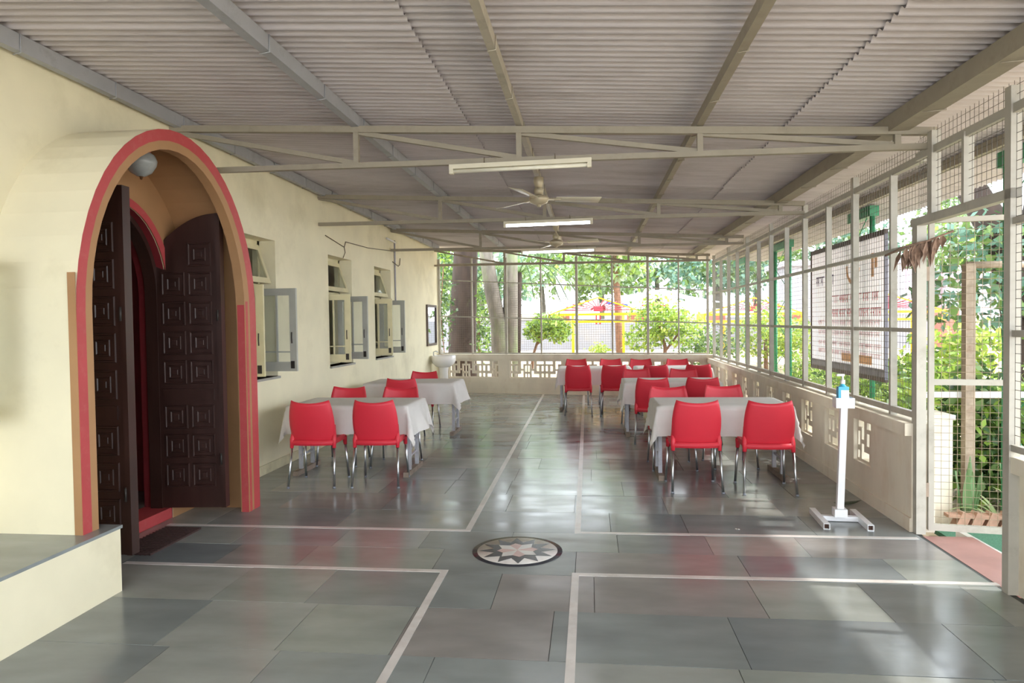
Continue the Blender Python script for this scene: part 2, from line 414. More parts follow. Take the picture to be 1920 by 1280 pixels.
def leaf_panel(mb, w, h, st, t, mull=None):
    # window leaf in local x (0..w), z (0..h), thickness t in y
    mb.holed(0, w, 0, h, -t / 2, t / 2, [(st, w - st, st * 1.35, h - st)], lambda u, tt, v: (u, tt, v))
for i, (a, b) in enumerate(WIN):
    wd = struct('window_%d' % (i + 1))
    xf = XL - .21
    fr = MB()
    for y0 in (a, b - .045): fr.box(xf - .03, xf + .03, y0, y0 + .045, 1.0, 2.465)
    for z0 in (1.0, 1.955, 2.42): fr.box(xf - .03, xf + .03, a, b, z0, z0 + .045)
    fr.build('window_frame', 'shutter_c', wd)
    B(XL - .2, XL + .03, a - .01, b + .01, .975, 1.0).build('window_sill', 'sill', wd)
    for side in (0, 1):                                # two casements swung outwards
        mb = MB(); leaf_panel(mb, .45, .89, .075, .03)
        ang = R(3) if side == 0 else R(2 + 3 * (i % 2))
        lf = mb.build('casement', 'shutter_c' if (side == 0 or i == 3) else 'shutter', wd, loc=(xf + .02, a + .06 if side == 0 else b - .06, 1.055), rz=ang if side == 0 else -ang)
        MB().box(.075, .375, -.003, .003, .10, .815).build('pane', 'glass', lf)
        g = MB()
        g.box(.215, .235, -.008, .008, .10, .815); g.box(.075, .375, -.008, .008, .2, .215)
        g.build('glazing_bar', 'shutter' if side else 'shutter_c', lf)
        g = MB(); s_ = -1
        g.box(.385, .425, s_ * .018 - .006, s_ * .018 + .006, .03, .11); g.tube([(.405, s_ * .03, .30), (.405, s_ * .035, .36), (.405, s_ * .03, .42)], .006, 6)
        g.build('latch', 'iron', lf)
    v = MB(); v.holed(a + .05, b - .05, 0, .42, -.014, .014, [(a + .1, b - .1, .06, .36)], lambda u, t, z: (xf + .03 + t + .14 * (1 - z / .42), u, 2.0 + z))
    vt = v.build('ventilator', 'shutter_c', wd)
    v = MB(); v.holed(a + .1, b - .1, .06, .36, -.002, .002, [], lambda u, t, z: (xf + .03 + t + .14 * (1 - z / .42), u, 2.0 + z)); v.build('pane', 'glass', vt)

# ------------------------------------------------------------------ porch with its barrel vault and doors
def prof(yc, a, z0, b, zl, zr, n=26):
    p = [(yc - a, zl)]
    for k in range(n + 1):
        t = PI - PI * k / n; p.append((yc + a * math.cos(t), z0 + b * math.sin(t)))
    p.append((yc + a, zr)); return p
PO = prof(4.60, 1.04, 1.62, 1.28, .39, 0); PIN = prof(4.568, .885, 1.66, 1.10, .39, 0)
PB = prof(4.60, .985, 1.62, 1.225, .39, 0); XS = -2.90
mid = lambda k: [tuple(o[j] + (i_[j] - o[j]) * k for j in (0, 1)) for o, i_ in zip(PO, PIN)]
XF = -2.83
po = struct('wall_porch'); sh = MB()
for i in range(len(PO) - 1):
    o0, o1, n0, n1 = PO[i], PO[i + 1], PIN[i], PIN[i + 1]; sm = 0 < i < len(PO) - 2
    sh.face([(XF, *o0), (XF, *o1), (XL, *o1), (XL, *o0)], 0, sm)
    b0, b1 = PB[i], PB[i + 1]
    sh.face([(XF, *n1), (XF, *n0), (XS, *n0), (XS, *n1)], 1, sm); sh.face([(XS, *n1), (XS, *n0), (XS, *b0), (XS, *b1)], 1)
    sh.face([(XS, *b1), (XS, *b0), (XL, *b0), (XL, *b1)], 1, sm)
    sh.face([(XF, *o0), (XF, *n0), (XF, *n1), (XF, *o1)], 1)
sh.build('porch_vault', ['cream', 'tan'], po)
def band(name, k0, k1, mt, x=XF, t=.004, cut=None):
    a, b = mid(k0), mid(k1); q = MB()
    for i in range(len(a) - 1):
        q.face([(x + t, *a[i]), (x + t, *b[i]), (x + t, *b[i + 1]), (x + t, *a[i + 1])])
        q.face([(x + t, *a[i + 1]), (x, *a[i + 1]), (x, *a[i]), (x + t, *a[i])]); q.face([(x + t, *b[i]), (x, *b[i]), (x, *b[i + 1]), (x + t, *b[i + 1])])
    q.build(name, mt, po)
band('red_band', .0, .56, 'red_paint'); band('tan_band', .56, 1.0, 'tan')
MB().box(XF - .045, XF + .002, 3.556, 3.56, .39, 1.86).build('tan_edge', 'tan', po)
MB().box(XF - .06, XF, 5.45, 5.4535, 0, 1.9).build('red_edge', 'red_paint', po)
MB().box(XF, XF + .006, 5.465, 5.50, 0, 1.75).build('red_edge', 'red_paint', po)
# rear plate of the porch with the arched doorway
DI = prof(4.68, .57, 1.80, .66, .0, .0); DO = prof(4.68, .64, 1.80, .72, .0, .0)
q = MB(); Y0, Y1, ZT = 3.6, 5.55, 3.30
def onrect(y, z):
    dy, dz = y - 4.68, z - 1.5
    if z <= 1.5: return (Y0 if dy < 0 else Y1, z)
    k = min((Y1 - 4.68 if dy > 0 else 4.68 - Y0) / max(abs(dy), 1e-6), (ZT - 1.5) / dz)
    return (4.68 + dy * k, 1.5 + dz * k)
rect = [onrect(*p) for p in DI]
for i in range(len(DI) - 1):
    r_a, r_b = rect[i], rect[i + 1]; pts = [r_a]
    if abs(r_a[0] - r_b[0]) > 1e-4 and abs(r_a[1] - r_b[1]) > 1e-4: pts.append((Y0 if r_a[0] < 4.68 else Y1, ZT))
    pts.append(r_b)
    for xx in (XL, XL - .24):
        p = [(xx, *DI[i + 1]), (xx, *DI[i])] + [(xx, *c) for c in pts]; q.face(p[::-1] if xx > XL - .1 else p)
    q.face([(XL, *DI[i + 1]), (XL, *DI[i]), (XL - .24, *DI[i]), (XL - .24, *DI[i + 1])], 1)
q.build('doorway_wall', ['cream', 'maroon'], po)
PV = prof(4.60, .985, 1.62, 1.225, .0, .0); q = MB()
for i in range(len(DI) - 1):
    q.face([(XL + .005, *PV[i]), (XL + .005, *DI[i]), (XL + .005, *DI[i + 1]), (XL + .005, *PV[i + 1])])
q.build('doorway_plaster', 'tan', po)
q = MB()
for i in range(1, len(DI) - 2):
    x = XL + .006; q.face([(x + .008, *DO[i]), (x + .008, *DI[i]), (x + .008, *DI[i + 1]), (x + .008, *DO[i + 1])])
    q.face([(x + .008, *DO[i + 1]), (x, *DO[i + 1]), (x, *DO[i]), (x + .008, *DO[i])])
q.build('red_arch_line', 'red_paint', po)
DF = prof(4.68, .53, 1.80, .62, .0, .0); q = MB()
for i in range(len(DI) - 1):
    for xx, fl_ in ((XL - .06, 0), (XL - .16, 1)):
        p = [(xx, *DI[i]), (xx, *DF[i]), (xx, *DF[i + 1]), (xx, *DI[i + 1])]; q.face(p[::-1] if fl_ else p)
    q.face([(XL - .06, *DF[i + 1]), (XL - .06, *DF[i]), (XL - .16, *DF[i]), (XL - .16, *DF[i + 1])])
q.build('door_frame', 'dark_wood', po)
MB().box(XL - .24, XL - .005, 3.65, 5.56, .0, .085).build('red_sill', 'red_paint', po)

def door_leaf(name, hinge, rz, flip):
    """arched panelled leaf: local x from hinge (0) to free edge (W); highest at the free edge"""
    W, Z0, H, BH = .55, 2.03, 2.36, .33
    root = struct(name, None, (hinge[0], hinge[1], .09), rz)
    top = lambda x: Z0 + BH * math.cos(PI / 2 * ((W - x) / .57) ** 1.15)
    q = MB(); n = 20; t = .025
    for i in range(n):
        x0, x1 = W * (i / n) ** 1.8, W * ((i + 1) / n) ** 1.8
        q.face([(x0, -t, 0), (x1, -t, 0), (x1, -t, top(x1)), (x0, -t, top(x0))]); q.face([(x1, t, 0), (x0, t, 0), (x0, t, top(x0)), (x1, t, top(x1))])
        q.face([(x0, -t, top(x0)), (x1, -t, top(x1)), (x1, t, top(x1)), (x0, t, top(x0))]); q.face([(x1, -t, 0), (x0, -t, 0), (x0, t, 0), (x1, t, 0)])
    q.face([(0, t, 0), (0, -t, 0), (0, -t, top(0)), (0, t, top(0))]); q.face([(W, -t, 0), (W, t, 0), (W, t, top(W)), (W, -t, top(W))])
    q.build('door_body', 'dark_wood', root)
    pan = MB()                                           # one carved square panel: frame moulding and raised boss
    S = .19
    for (e, h_) in ((0, .012),):
        for sd_ in (-1, 1):
            y0 = sd_ * t
            ring = lambda k, hh: [(k, y0 + sd_ * hh, k), (S - k, y0 + sd_ * hh, k), (S - k, y0 + sd_ * hh, S - k), (k, y0 + sd_ * hh, S - k)]
            lv = [ring(0, 0), ring(.005, .009), ring(.012, .009), ring(.017, .001), ring(.042, .001), ring(.046, .007), ring(.053, .007), ring(.058, .001), ring(.074, .001), ring(.077, .005), ring(.081, .005)]
            for a_, b_ in zip(lv[:-1], lv[1:]):
                for i in range(4):
                    f = [a_[i], a_[(i + 1) % 4], b_[(i + 1) % 4], b_[i]]; pan.face(f if sd_ < 0 else f[::-1])
            pan.face(lv[-1] if sd_ < 0 else lv[-1][::-1])
    pm = pan.mesh('door_panel', 'dark_wood')
    zs = [.17, .405, .64, 1.0, 1.235, 1.47, 1.705, 1.94]
    for z in zs:
        for x in (.075, .29):
            if z + S > top(x + .02) - .05: continue
            obj('door_panel', pm, root, loc=(x, 0, z))
    MB().box(.075, .48, -t - .012, -t, .87, .96).box(.075, .48, t, t + .012, .87, .96).build('lock_rail', 'dark_wood', root)
    MB().box(W - .03, W + .006, -t - .012, t + .012, 0, top(W - .03)).build('meeting_stile', 'dark_wood', root)
    q = MB()
    for z in (.35, 1.5): q.tube([(W - .015, -t - .03, z), (W - .015, -t - .03, z + .09)], .008, 6)
    q.build('door_bolt', 'iron', root)
    return root
door_leaf('door_1', (XL - .1, 4.14), R(0), 0)
door_leaf('door_2', (XL - .1, 5.235), R(6), 1)
t = thing('switch_plate', 'small white switch plate in the doorway reveal', 'switch', (XL - .03, 5.246, 1.46)); MB().box(-.03, .03, -.014, 0, -.045, .045).build('plate', 'white_plastic', t); MB().box(-.01, .01, -.02, -.014, -.015, .015).build('rocker', 'white_plastic', t)
# porch lamp
t = thing('porch_lamp', 'frosted glass bowl lamp hanging under the porch vault', 'lamp', (-3.1, 4.56, 2.60))
MB().lathe([(.0, -.005), (.03, .005), (.07, .03), (.1, .08), (.105, .11), (.09, .15), (.06, .17)], n=24).build('glass_bowl', 'lamp_glass', t)
MB().lathe([(.062, .165), (.066, .18), (.066, .24), (.0, .24)], n=20).build('lamp_mount', 'red_paint', t)
MB().lathe([(0, -.022), (.008, -.018), (.01, -.005), (.018, .001)], n=10).build('finial', 'brass', t)
# door mat
t = thing('door_mat', 'brown rubber grid mat in front of the red doorstep', 'mat', (-3.1, 4.66, 0), R(-1))
q = MB()
for k in range(9): q.box(-.16 + .035 * k, -.148 + .035 * k, -.3, .3, .001, .012)
q.build('long_rib', 'mat_rubber', t, 'stuff'); q = MB()
for k in range(17): q.box(-.16, .132, -.3 + .0368 * k, -.288 + .0368 * k, .003, .017)
q.build('cross_rib', 'mat_rubber', t, 'stuff')

# ------------------------------------------------------------------ roof
ce = struct('ceiling')
def sheet_mesh(x0, x1, wy, dz=0):
    q = MB(); n = int(wy / .08) * 8
    for i in range(n):
        ya, yb = wy * i / n, wy * (i + 1) / n
        za, zb = .013 * math.cos(2 * PI * ya / .08), .013 * math.cos(2 * PI * yb / .08)
        q.face([(x0, ya, zroof(x0) + za + dz), (x0, yb, zroof(x0) + zb + dz), (x1, yb, zroof(x1) + zb + dz), (x1, ya, zroof(x1) + za + dz)], 0, True)
    return q.mesh('roof_sheet', 'roof')
WY = 1.04
cols = [(-3.75, -.93, .0), (-1.08, 1.62, .017), (1.47, 3.92, .0)]
rr = random.Random(5)
sms = [sheet_mesh(a, b, WY + .08, d) for a, b, d in cols]
y = -2.6; k = 0
while y < 15.2:
    for me in sms:
        o = obj('roof_sheet', me, ce, loc=(0, y, (k % 2) * .007 + rr.uniform(-.002, .002))); o.rotation_euler = (0, rr.uniform(-.0012, .0012), 0)
    y += WY; k += 1
# purlins
PX = [(-3.3, 'purlin', .055, .10, 'grey steel purlin along the top of the house wall'),
      (-1.79, 'purlin', .06, .09, 'grey steel purlin nearest to the house wall purlin'),
      (-.51, 'purlin2', .045, .07, 'pale steel purlin in the middle of the roof above the fans'),
      (.805, 'truss', .05, .07, 'dark tan purlin between the middle purlin and the eave beam'),
      (2.12, 'truss', .13, .11, 'wide tan eave beam beside the mesh screen'),
      (3.05, 'truss', .06, .08, 'brown purlin under the outer eave outside the mesh')]
for x, mt, wd_, hh, lab in PX:
    t = thing('purlin', lab, 'purlin', (x, 0, 0), 0, 'roof purlins')
    z1 = zroof(x) - .014
    MB().box(-wd_ / 2, wd_ / 2, -2.5, 15.1, z1 - hh, z1).build('beam', mt, t)
    q = MB()
    for j in range(21):
        yy = -2 + j * .82; q.tube([(wd_ / 2 + .004, yy, z1), (wd_ / 2 + .004, yy, z1 - hh - .008), (-wd_ / 2, yy + .01, z1 - hh - .012)], .004, 5)
    q.build('hook_bolt', mt, t, 'stuff')
# trusses
TR = [(5.37, 5.07, 'nearest'), (8.47, 8.0, 'second nearest'), (11.69, 11.02, 'third'), (15.05, 14.0, 'farthest')]
for yl, yr, w_ in TR:
    t = thing('roof_truss', '%s tan steel roof truss spanning from the house wall to the mesh screen' % w_, 'truss', (0, 0, 0), 0, 'roof trusses')
    yy = lambda x: yl + (yr - yl) * (x - XL) / (2.3 - XL)
    zt = lambda x: zroof(x) - .12; zb = lambda x: 2.815 - (x - XL) * .018
    P = lambda x, zf: (x, yy(x), zf(x))
    MB().bar(P(XL, zt), P(2.37, zt), .05, .05).build('top_chord', 'truss', t)
    MB().bar(P(XL, zb), P(2.37, zb), .045, .04).build('bottom_chord', 'truss', t)
    vx = [-1.79, -.51, .805, 2.12]
    for x in vx: MB().bar(P(x, zb), P(x, zt), .04, .04).build('strut', 'truss', t)
    dl = [(XL, vx[0]), (vx[0], vx[1]), (vx[1], vx[2]), (vx[2], vx[3])]
    for a, b in dl: MB().bar((a, yy(a) + .012, zt(a) - .02), (b, yy(b) + .012, zb(b) + .02), .035, .035).build('diagonal', 'truss', t)
# tube lights under the trusses
for (x0, x1, y, z, on, lab) in ((-1.04, .03, 5.18, 2.70, 0, 'unlit cream tube light on the nearest truss'),
                                (-1.0, .055, 8.19, 2.70, 1, 'lit tube light hanging at the second truss'), (-1.1, .12, 11.31, 2.69, 1, 'lit tube light at the third truss, farthest from us')):
    t = thing('tube_light', lab, 'tube light', ((x0 + x1) / 2, y, z), -.053 if y < 6 else (-.082 if y < 9 else -.117), 'tube lights')
    h = (x1 - x0) / 2
    MB().box(-h, h, -.02, .02, .012, .045).build('batten', 'batten', t)
    MB().tube([(-h + .03, 0, -.005), (h - .03, 0, -.005)], .015, 12).build('glass_tube', 'tube_on' if on else 'tube_off', t)
    for s_ in (-1, 1): MB().box(s_ * h - .03 * (s_ > 0), s_ * h + .03 * (s_ < 0), -.019, .019, -.024, .03).build('end_cap', 'batten', t)
    for s_ in (-.5, .5): MB().tube([(s_ * h, 0, .045), (s_ * h, 0, .09)], .003, 5).build('hanger', 'cable', t)
# fans
def fan(loc, rz, lab):
    t = thing('ceiling_fan', lab, 'ceiling fan', loc, rz, 'ceiling fans'); zt = zroof(loc[0]) - .1 - loc[2]
    MB().lathe([(0, -.055), (.03, -.052), (.085, -.03), (.1, 0), (.1, .02), (.085, .03), (.05, .045), (0, .05)], n=28).build('motor', 'fan', t)
    MB().lathe([(0, -.075), (.02, -.07), (.026, -.05), (.03, -.045)], n=14).build('cap', 'fan', t)
    MB().tube([(0, 0, .05), (0, 0, zt)], .012, 10).build('down_rod', 'fan', t)
    MB().lathe([(.02, .05), (.045, .055), (.05, .1), (.03, .13), (.014, .15)], n=18).build('lower_canopy', 'fan', t)
    MB().lathe([(.014, zt - .13), (.035, zt - .11), (.05, zt - .06), (.05, zt - .01), (.0, zt)], n=18).build('upper_canopy', 'fan', t)
    for k in range(3):
        a = 2 * PI * k / 3; q = MB(); tf = Matrix.Rotation(a, 4, 'Z')
        def bl(u, v): 
            x = .17 + .46 * u; w_ = .058 + .012 * u; y_ = (v - .5) * 2 * w_
            return tf @ Vector((x, y_, .004 - y_ * .22))
        q.shell(bl, lambda u, v: (0, 0, .004), 6, 2); b_ = q.build('blade', 'fan_blade', t)
        MB().box(.08, .22, -.02, .02, .0, .008, tf=tf).build('blade_arm', 'fan', b_)
fan((-.49, 7.0, 2.775), R(14), 'cream ceiling fan nearest to us, between the unlit and the lit tube light')
fan((-.47, 10.2, 2.70), R(-12), 'cream ceiling fan far back behind the first lit tube light')

# ------------------------------------------------------------------ parapets
HOLES = [(.06, .46, .80, .96), (.62, .76, .52, .96), (.76, .94, .80, .96), (.06, .18, .40, .70), (.32, .46, .40, .70), (.86, .97, .36, .70),
         (.06, .18, .05, .26), (.32, .76, .05, .24), (.62, .76, .24, .42), (.87, .97, .05, .24)]
def lattice_mesh(w_, h_, mirror=False):
    q = MB(); hs = [((1 - b) if mirror else a, (1 - a) if mirror else b, c, d) for a, b, c, d in HOLES]
    q.holed(0, 1, 0, 1, 0, .016, hs, lambda u, t, v: (u * w_, t, v * h_)); return q.mesh('lattice_block', 'cream2')
lm1, lm2 = lattice_mesh(.38, .36), lattice_mesh(.38, .36, True)
# right parapet, local x runs towards us
wr = struct('wall_right', None, (BC[0], BC[1], 0), AR)
ops = []
yy = 5.98
while yy + .38 < 13.9: ops.append((sr_(yy + .38), sr_(yy), .31, .67)); yy += .775
MB().holed(0, LR, 0, .70, 0, .16, ops, lambda u, t, v: (u, t, v)).build('parapet_body', 'cream2', wr)
MB().box(-.05, LR, -.045, .20, .695, .785).build('parapet_cap', 'cream2', wr)
MB().box(0, LR, -.012, 0, .0, .1).build('parapet_plinth', 'cream2', wr)
for k, (a, b, c, d) in enumerate(ops): obj('lattice_block', lm1 if k % 2 else lm2, wr, loc=(a, .035, .31))
wn = struct('wall_right_near', None, (2.345, 4.13, 0), AR)
MB().box(.0, 6.6, .0, .16, 0, .68).build('parapet_body', 'cream2', wn); MB().box(-.02, 6.6, -.045, .2, .68, .77).build('parapet_cap', 'cream2', wn)
# back parapet, local x runs to the right
wb = struct('wall_back', None, (BL[0], BL[1], 0), AB)
ops = []; s0 = .27
for nb in (3, 3, 3, 3):
    ops.append((s0, s0 + nb * .385, .34, .715)); s0 += nb * .385 + .27
ops = [o for o in ops if o[1] < LB - .1]
MB().holed(0, LB, 0, .76, 0, .16, ops, lambda u, t, v: (u, t, v)).build('parapet_body', 'cream2', wb)
MB().box(0, LB + .15, -.045, .2, .755, .85).build('parapet_cap', 'cream2', wb)
MB().box(0, LB, -.015, 0, 0, .24).build('parapet_plinth', 'cream2', wb)
lmb = [lattice_mesh(.385, .375), lattice_mesh(.385, .375, True)]
for a, b, c, d in ops:
    for k in range(round((b - a) / .385)): obj('lattice_block', lmb[k % 2], wb, loc=(a + k * .385, .035, .34))

# ------------------------------------------------------------------ wire mesh screens
def wires(u0, u1, zf0, zf1, y=0, sp=.05, rad=.0016, skew=None):
    q = MB(); n = max(1, round((u1 - u0) / sp))
    for i in range(n + 1):
        u = u0 + (u1 - u0) * i / n; q.tube([(u, y, zf0(u)), (u, y, zf1(u))], rad, 4, cap=False)
    z = min(zf0(u0), zf0(u1)); zt = max(zf1(u0), zf1(u1)); k = 1
    while z + k * sp < zt:
        q.tube([(u0, y, z + k * sp), (u1, y, z + k * sp)], rad, 4, cap=False); k += 1
    return q
sc = thing('mesh_screen', 'cream steel frame with wire mesh above the right parapet', 'mesh screen', (BC[0], BC[1], 0), AR)
yo = .08
pr = [(13.98, .06, 1), (13.2, .03, 0), (12.465, .05, 1), (11.73, .03, 0), (10.97, .05, 1), (10.23, .03, 0), (9.535, .05, 1), (8.78, .03, 0), (8.045, .055, 1), (7.26, .035, 0), (6.553, .055, 1), (5.75, .035, 0)]
for yy, w_, big in pr:
    s_ = sr_(yy); MB().box(s_ - w_ / 2, s_ + w_ / 2, yo - .025, yo + .025, .785, 2.80 if big else 2.66).build('post', 'frame', sc)
for z, hh in ((.83, .045), (1.45, .03), (2.065, .03), (2.675, .05)):
    MB().box(0, LR - .0 + (.0 if z < 2.5 else 0), yo - .02, yo + .02, z - hh / 2, z + hh / 2).build('rail', 'frame', sc)
ss = [sr_(p[0]) for p in pr] + [LR]
lev = [(.85, 1.435), (1.465, 2.05), (2.08, 2.65), (2.70, 2.83)]
for a, b in zip(ss[:-1], ss[1:]):
    for z0, z1 in lev: wires(a, b, lambda u: z0, lambda u: z1, yo + .03).build('wire_panel', 'wire', sc, 'stuff')
# screen continuing over the gate and past it
s2 = thing('mesh_screen', 'wire mesh frame above the gate opening and the near parapet', 'mesh screen', (2.33, 5.24, 0), AR)
for s_, w_, z0, z1 in ((.235, .06, 2.24, 2.80), (.66, .03, 2.24, 2.68), (1.13, .06, .0, 2.80), (1.75, .04, .77, 2.68), (2.4, .05, .77, 2.8), (3.2, .04, .77, 2.68), (4.0, .05, .77, 2.8)):
    MB().box(s_ - w_ / 2, s_ + w_ / 2, -.03, .03, z0, z1).build('post', 'frame', s2)
MB().box(-.05, 1.16, -.03, .03, 2.19, 2.245).build('lintel', 'frame', s2)
MB().box(-.02, .055, -.03, .035, .0, 2.2).build('gate_post', 'frame', s2)
MB().box(0, 7, -.02, .02, 2.65, 2.70).build('rail', 'frame', s2)
for z in (.82, 1.45, 2.065): MB().box(1.15, 7, -.02, .02, z - .018, z + .018).build('rail', 'frame', s2)
for a, b in ((.03, .235), (.235, .66), (.66, 1.13)): wires(a, b, lambda u: 2.245, lambda u: 2.66).build('wire_panel', 'wire', s2, 'stuff')
wires(1.16, 4, lambda u: .84, lambda u: 2.66).build('wire_panel', 'wire', s2, 'stuff'); wires(.03, 4, lambda u: 2.70, lambda u: 2.83).build('wire_panel', 'wire', s2, 'stuff')
# back screen
s3 = thing('mesh_screen', 'cream steel frame with wire mesh above the back parapet', 'mesh screen', (BL[0], BL[1], 0), AB)
bp = [(.02, .05), (.806, .03), (1.60, .05), (2.39, .03), (3.168, .05), (3.922, .035), (4.652, .05), (5.266, .03), (5.83, .05)]
for s_, w_ in bp: MB().box(s_ - w_ / 2, s_ + w_ / 2, .06, .1, .85, 2.98 - .02 * s_).build('post', 'frame', s3)
zU = lambda u: 2.517 - .0662 * u; zM = lambda u: 1.705 - .0385 * u; zT = lambda u: 2.86 - .022 * u; zB = lambda u: .87
for zf, hh in ((zU, .022), (zM, .024), (zB, .03), (zT, .03)):
    MB().bar((0, .08, zf(0)), (LB, .08, zf(LB)), .03, hh).build('rail', 'frame', s3)
for (a, _), (b, _) in zip(bp[:-1], bp[1:]):
    for z0, z1 in ((zB, zM), (zM, zU)): wires(a, b, z0, z1, .11).build('wire_panel', 'wire', s3, 'stuff')

# gate leaf swung outwards
g = thing('mesh_gate', 'open wire mesh gate with a cream steel frame at the terrace entrance', 'gate', (2.385, 5.205, 0), R(-9))
GW, GH = .52, 2.24
for x in (0, GW - .035): MB().box(x, x + .035, -.018, .018, .03, GH).build('stile', 'frame', g)
for z0, z1 in ((.03, .075), (1.065, 1.105), (GH - .035, GH)): MB().box(.035, GW - .035, -.018, .018, z0, z1).build('gate_rail', 'frame', g)
wires(.035, GW - .035, lambda u: .075, lambda u: 1.065, .0, .05, .0017).build('wire_panel', 'wire2', g, 'stuff'); wires(.035, GW - .035, lambda u: 1.105, lambda u: GH - .035, .0, .05, .0017).build('wire_panel', 'wire2', g, 'stuff')
for z in (.27, 1.8): MB().box(-.028, .002, -.022, -.012, z, z + .1).build('hinge', 'rust_pole', g)
# dried leaves hung on the gate post
t = thing('dried_leaf_bundle', 'bundle of dry brown mango leaves hung at the gate post', 'dried leaves', (2.275, 5.11, 2.04), 0)
rl = random.Random(11)
MB().tube([(-.2, .05, -.06), (-.08, .0, -.0), (.05, -.02, .03), (.2, -.06, .09)], .008, 6).build('twig', 'dry_leaf', t)
for k in range(36):
    bx = rl.uniform(-.1, .17); a = rl.uniform(-.5, .5) - (bx - .02) * -1.2; L = rl.uniform(.1, .2); yo_ = rl.uniform(-.05, .04); wl_ = rl.uniform(.016, .03)
    base = Vector((bx, yo_, .02 + bx * .35)); dr = Vector((math.sin(a) * -.6 - .15, rl.uniform(-.25, .25), -1)).normalized(); sd_ = Vector((1, rl.uniform(-.6, .6), 0)).normalized()
    q = MB(); c = [base, base + dr * L * .4 + sd_ * wl_, base + dr * L, base + dr * L * .4 - sd_ * wl_]; mid_ = base + dr * L * .45 + Vector((0, .012, 0))
    for i in range(4): q.face([c[i], c[(i + 1) % 4], mid_])
    q.build('dry_leaf', 'dry_leaf', t)

# ------------------------------------------------------------------ tables, cloths and chairs
def make_table(loc, lab, w_=1.2, d_=.72):
    t = thing('dining_table', lab, 'table', loc, 0, 'cloth covered dining tables')
    MB().box(-w_ / 2, w_ / 2, -d_ / 2, d_ / 2, .70, .73).build('tabletop', 'tabletop', t)
    for s_ in (-1, 1):
        x = s_ * (w_ / 2 - .02)
        lg = MB(); lg.box(x - .018, x + .018, -.17, -.134, .05, .70); lg.box(x - .018, x + .018, .134, .17, .05, .70)
        lg = lg.build('trestle_leg', 'table_steel', t)
        q = MB()
        for z in (.18, .38): q.bar((x, -.15, z), (x, .15, z + .02), .012, .02)
        q.bar((x, -.15, .2), (x, .15, .38), .01, .015); q.bar((x, -.15, .6), (x, .15, .4), .01, .015)
        q.build('brace', 'table_steel', lg)
        MB().box(x - .028, x + .028, -.3, .3, .0, .05).build('foot_bar', 'old_wood', t)
    MB().bar((-w_ / 2 + .03, 0, .66), (w_ / 2 - .03, 0, .66), .03, .04).build('stretcher', 'table_steel', t)
    return t
def make_cloth(loc, lab, seed, w_=1.24, d_=.76, hang=.29, lift=0):
    rc = random.Random(seed); q = MB(); ph = [rc.uniform(0, 6.28) for _ in range(6)]
    nx, ny = 44, 34; hx = hang * 1.05
    def fn(u, v):
        x = (u - .5) * (w_ + 2 * hx); y = (v - .5) * (d_ + 2 * hang)
        ex = max(0, abs(x) - w_ / 2); ey = max(0, abs(y) - d_ / 2); sx = 1 if x > 0 else -1; sy = 1 if y > 0 else -1
        cx = min(max(x, -w_ / 2), w_ / 2); cy = min(max(y, -d_ / 2), d_ / 2)
        e = math.hypot(ex, ey)
        if e < 1e-6: return (x, y, .7365 + .001 * math.sin(9 * x + ph[0]) * math.sin(8 * y + ph[1]))
        dx, dy = sx * ex / e, sy * ey / e
        corner = min(ex, ey) / e if e else 0
        flare = .06 + .22 * corner + .03 * math.sin(7 * cx + 5 * cy + ph[2])
        if lift and sx > 0 and ex > 0: flare += lift * (ex / e) * (.6 + .4 * math.sin(9 * cy + ph[3]))
        fold = .012 * e / hang * math.sin(24 * (cx * (1 - abs(dx)) + cy * (1 - abs(dy))) + 9 * corner + ph[4])
        r_ = .012 * min(1, e / .012)
        return (cx + dx * (r_ + e * flare + fold), cy + dy * (r_ + e * flare + fold), .7365 - max(0, e * math.sqrt(max(.15, 1 - flare * flare)) - .004))
    q.grid(fn, nx, ny)
    o = q.build('tablecloth', 'cloth'); o.location = loc
    return tag(o, lab, 'tablecloth', 'white tablecloths')
TB = [((-2.43, 7.08, 0), 'nearest table on the left beside the house wall', 1, .35), ((-2.47, 9.62, 0), 'farther table on the left beside the house wall', 2, .4),
      ((1.26, 7.06, 0), 'nearest table on the right beside the parapet', 3, .1), ((1.08, 9.6, 0), 'middle table in the right row', 4, .1),
      ((.08, 12.35, 0), 'far table at the back parapet, nearer the aisle', 5, .1), ((1.42, 12.3, 0), 'far table in the back right corner', 6, .1)]
for loc, lab, sd_, lf in TB:
    make_table(loc, 'steel trestle table under a white cloth: ' + lab)
    make_cloth(loc, 'white cloth draped over the ' + lab, sd_, lift=lf)

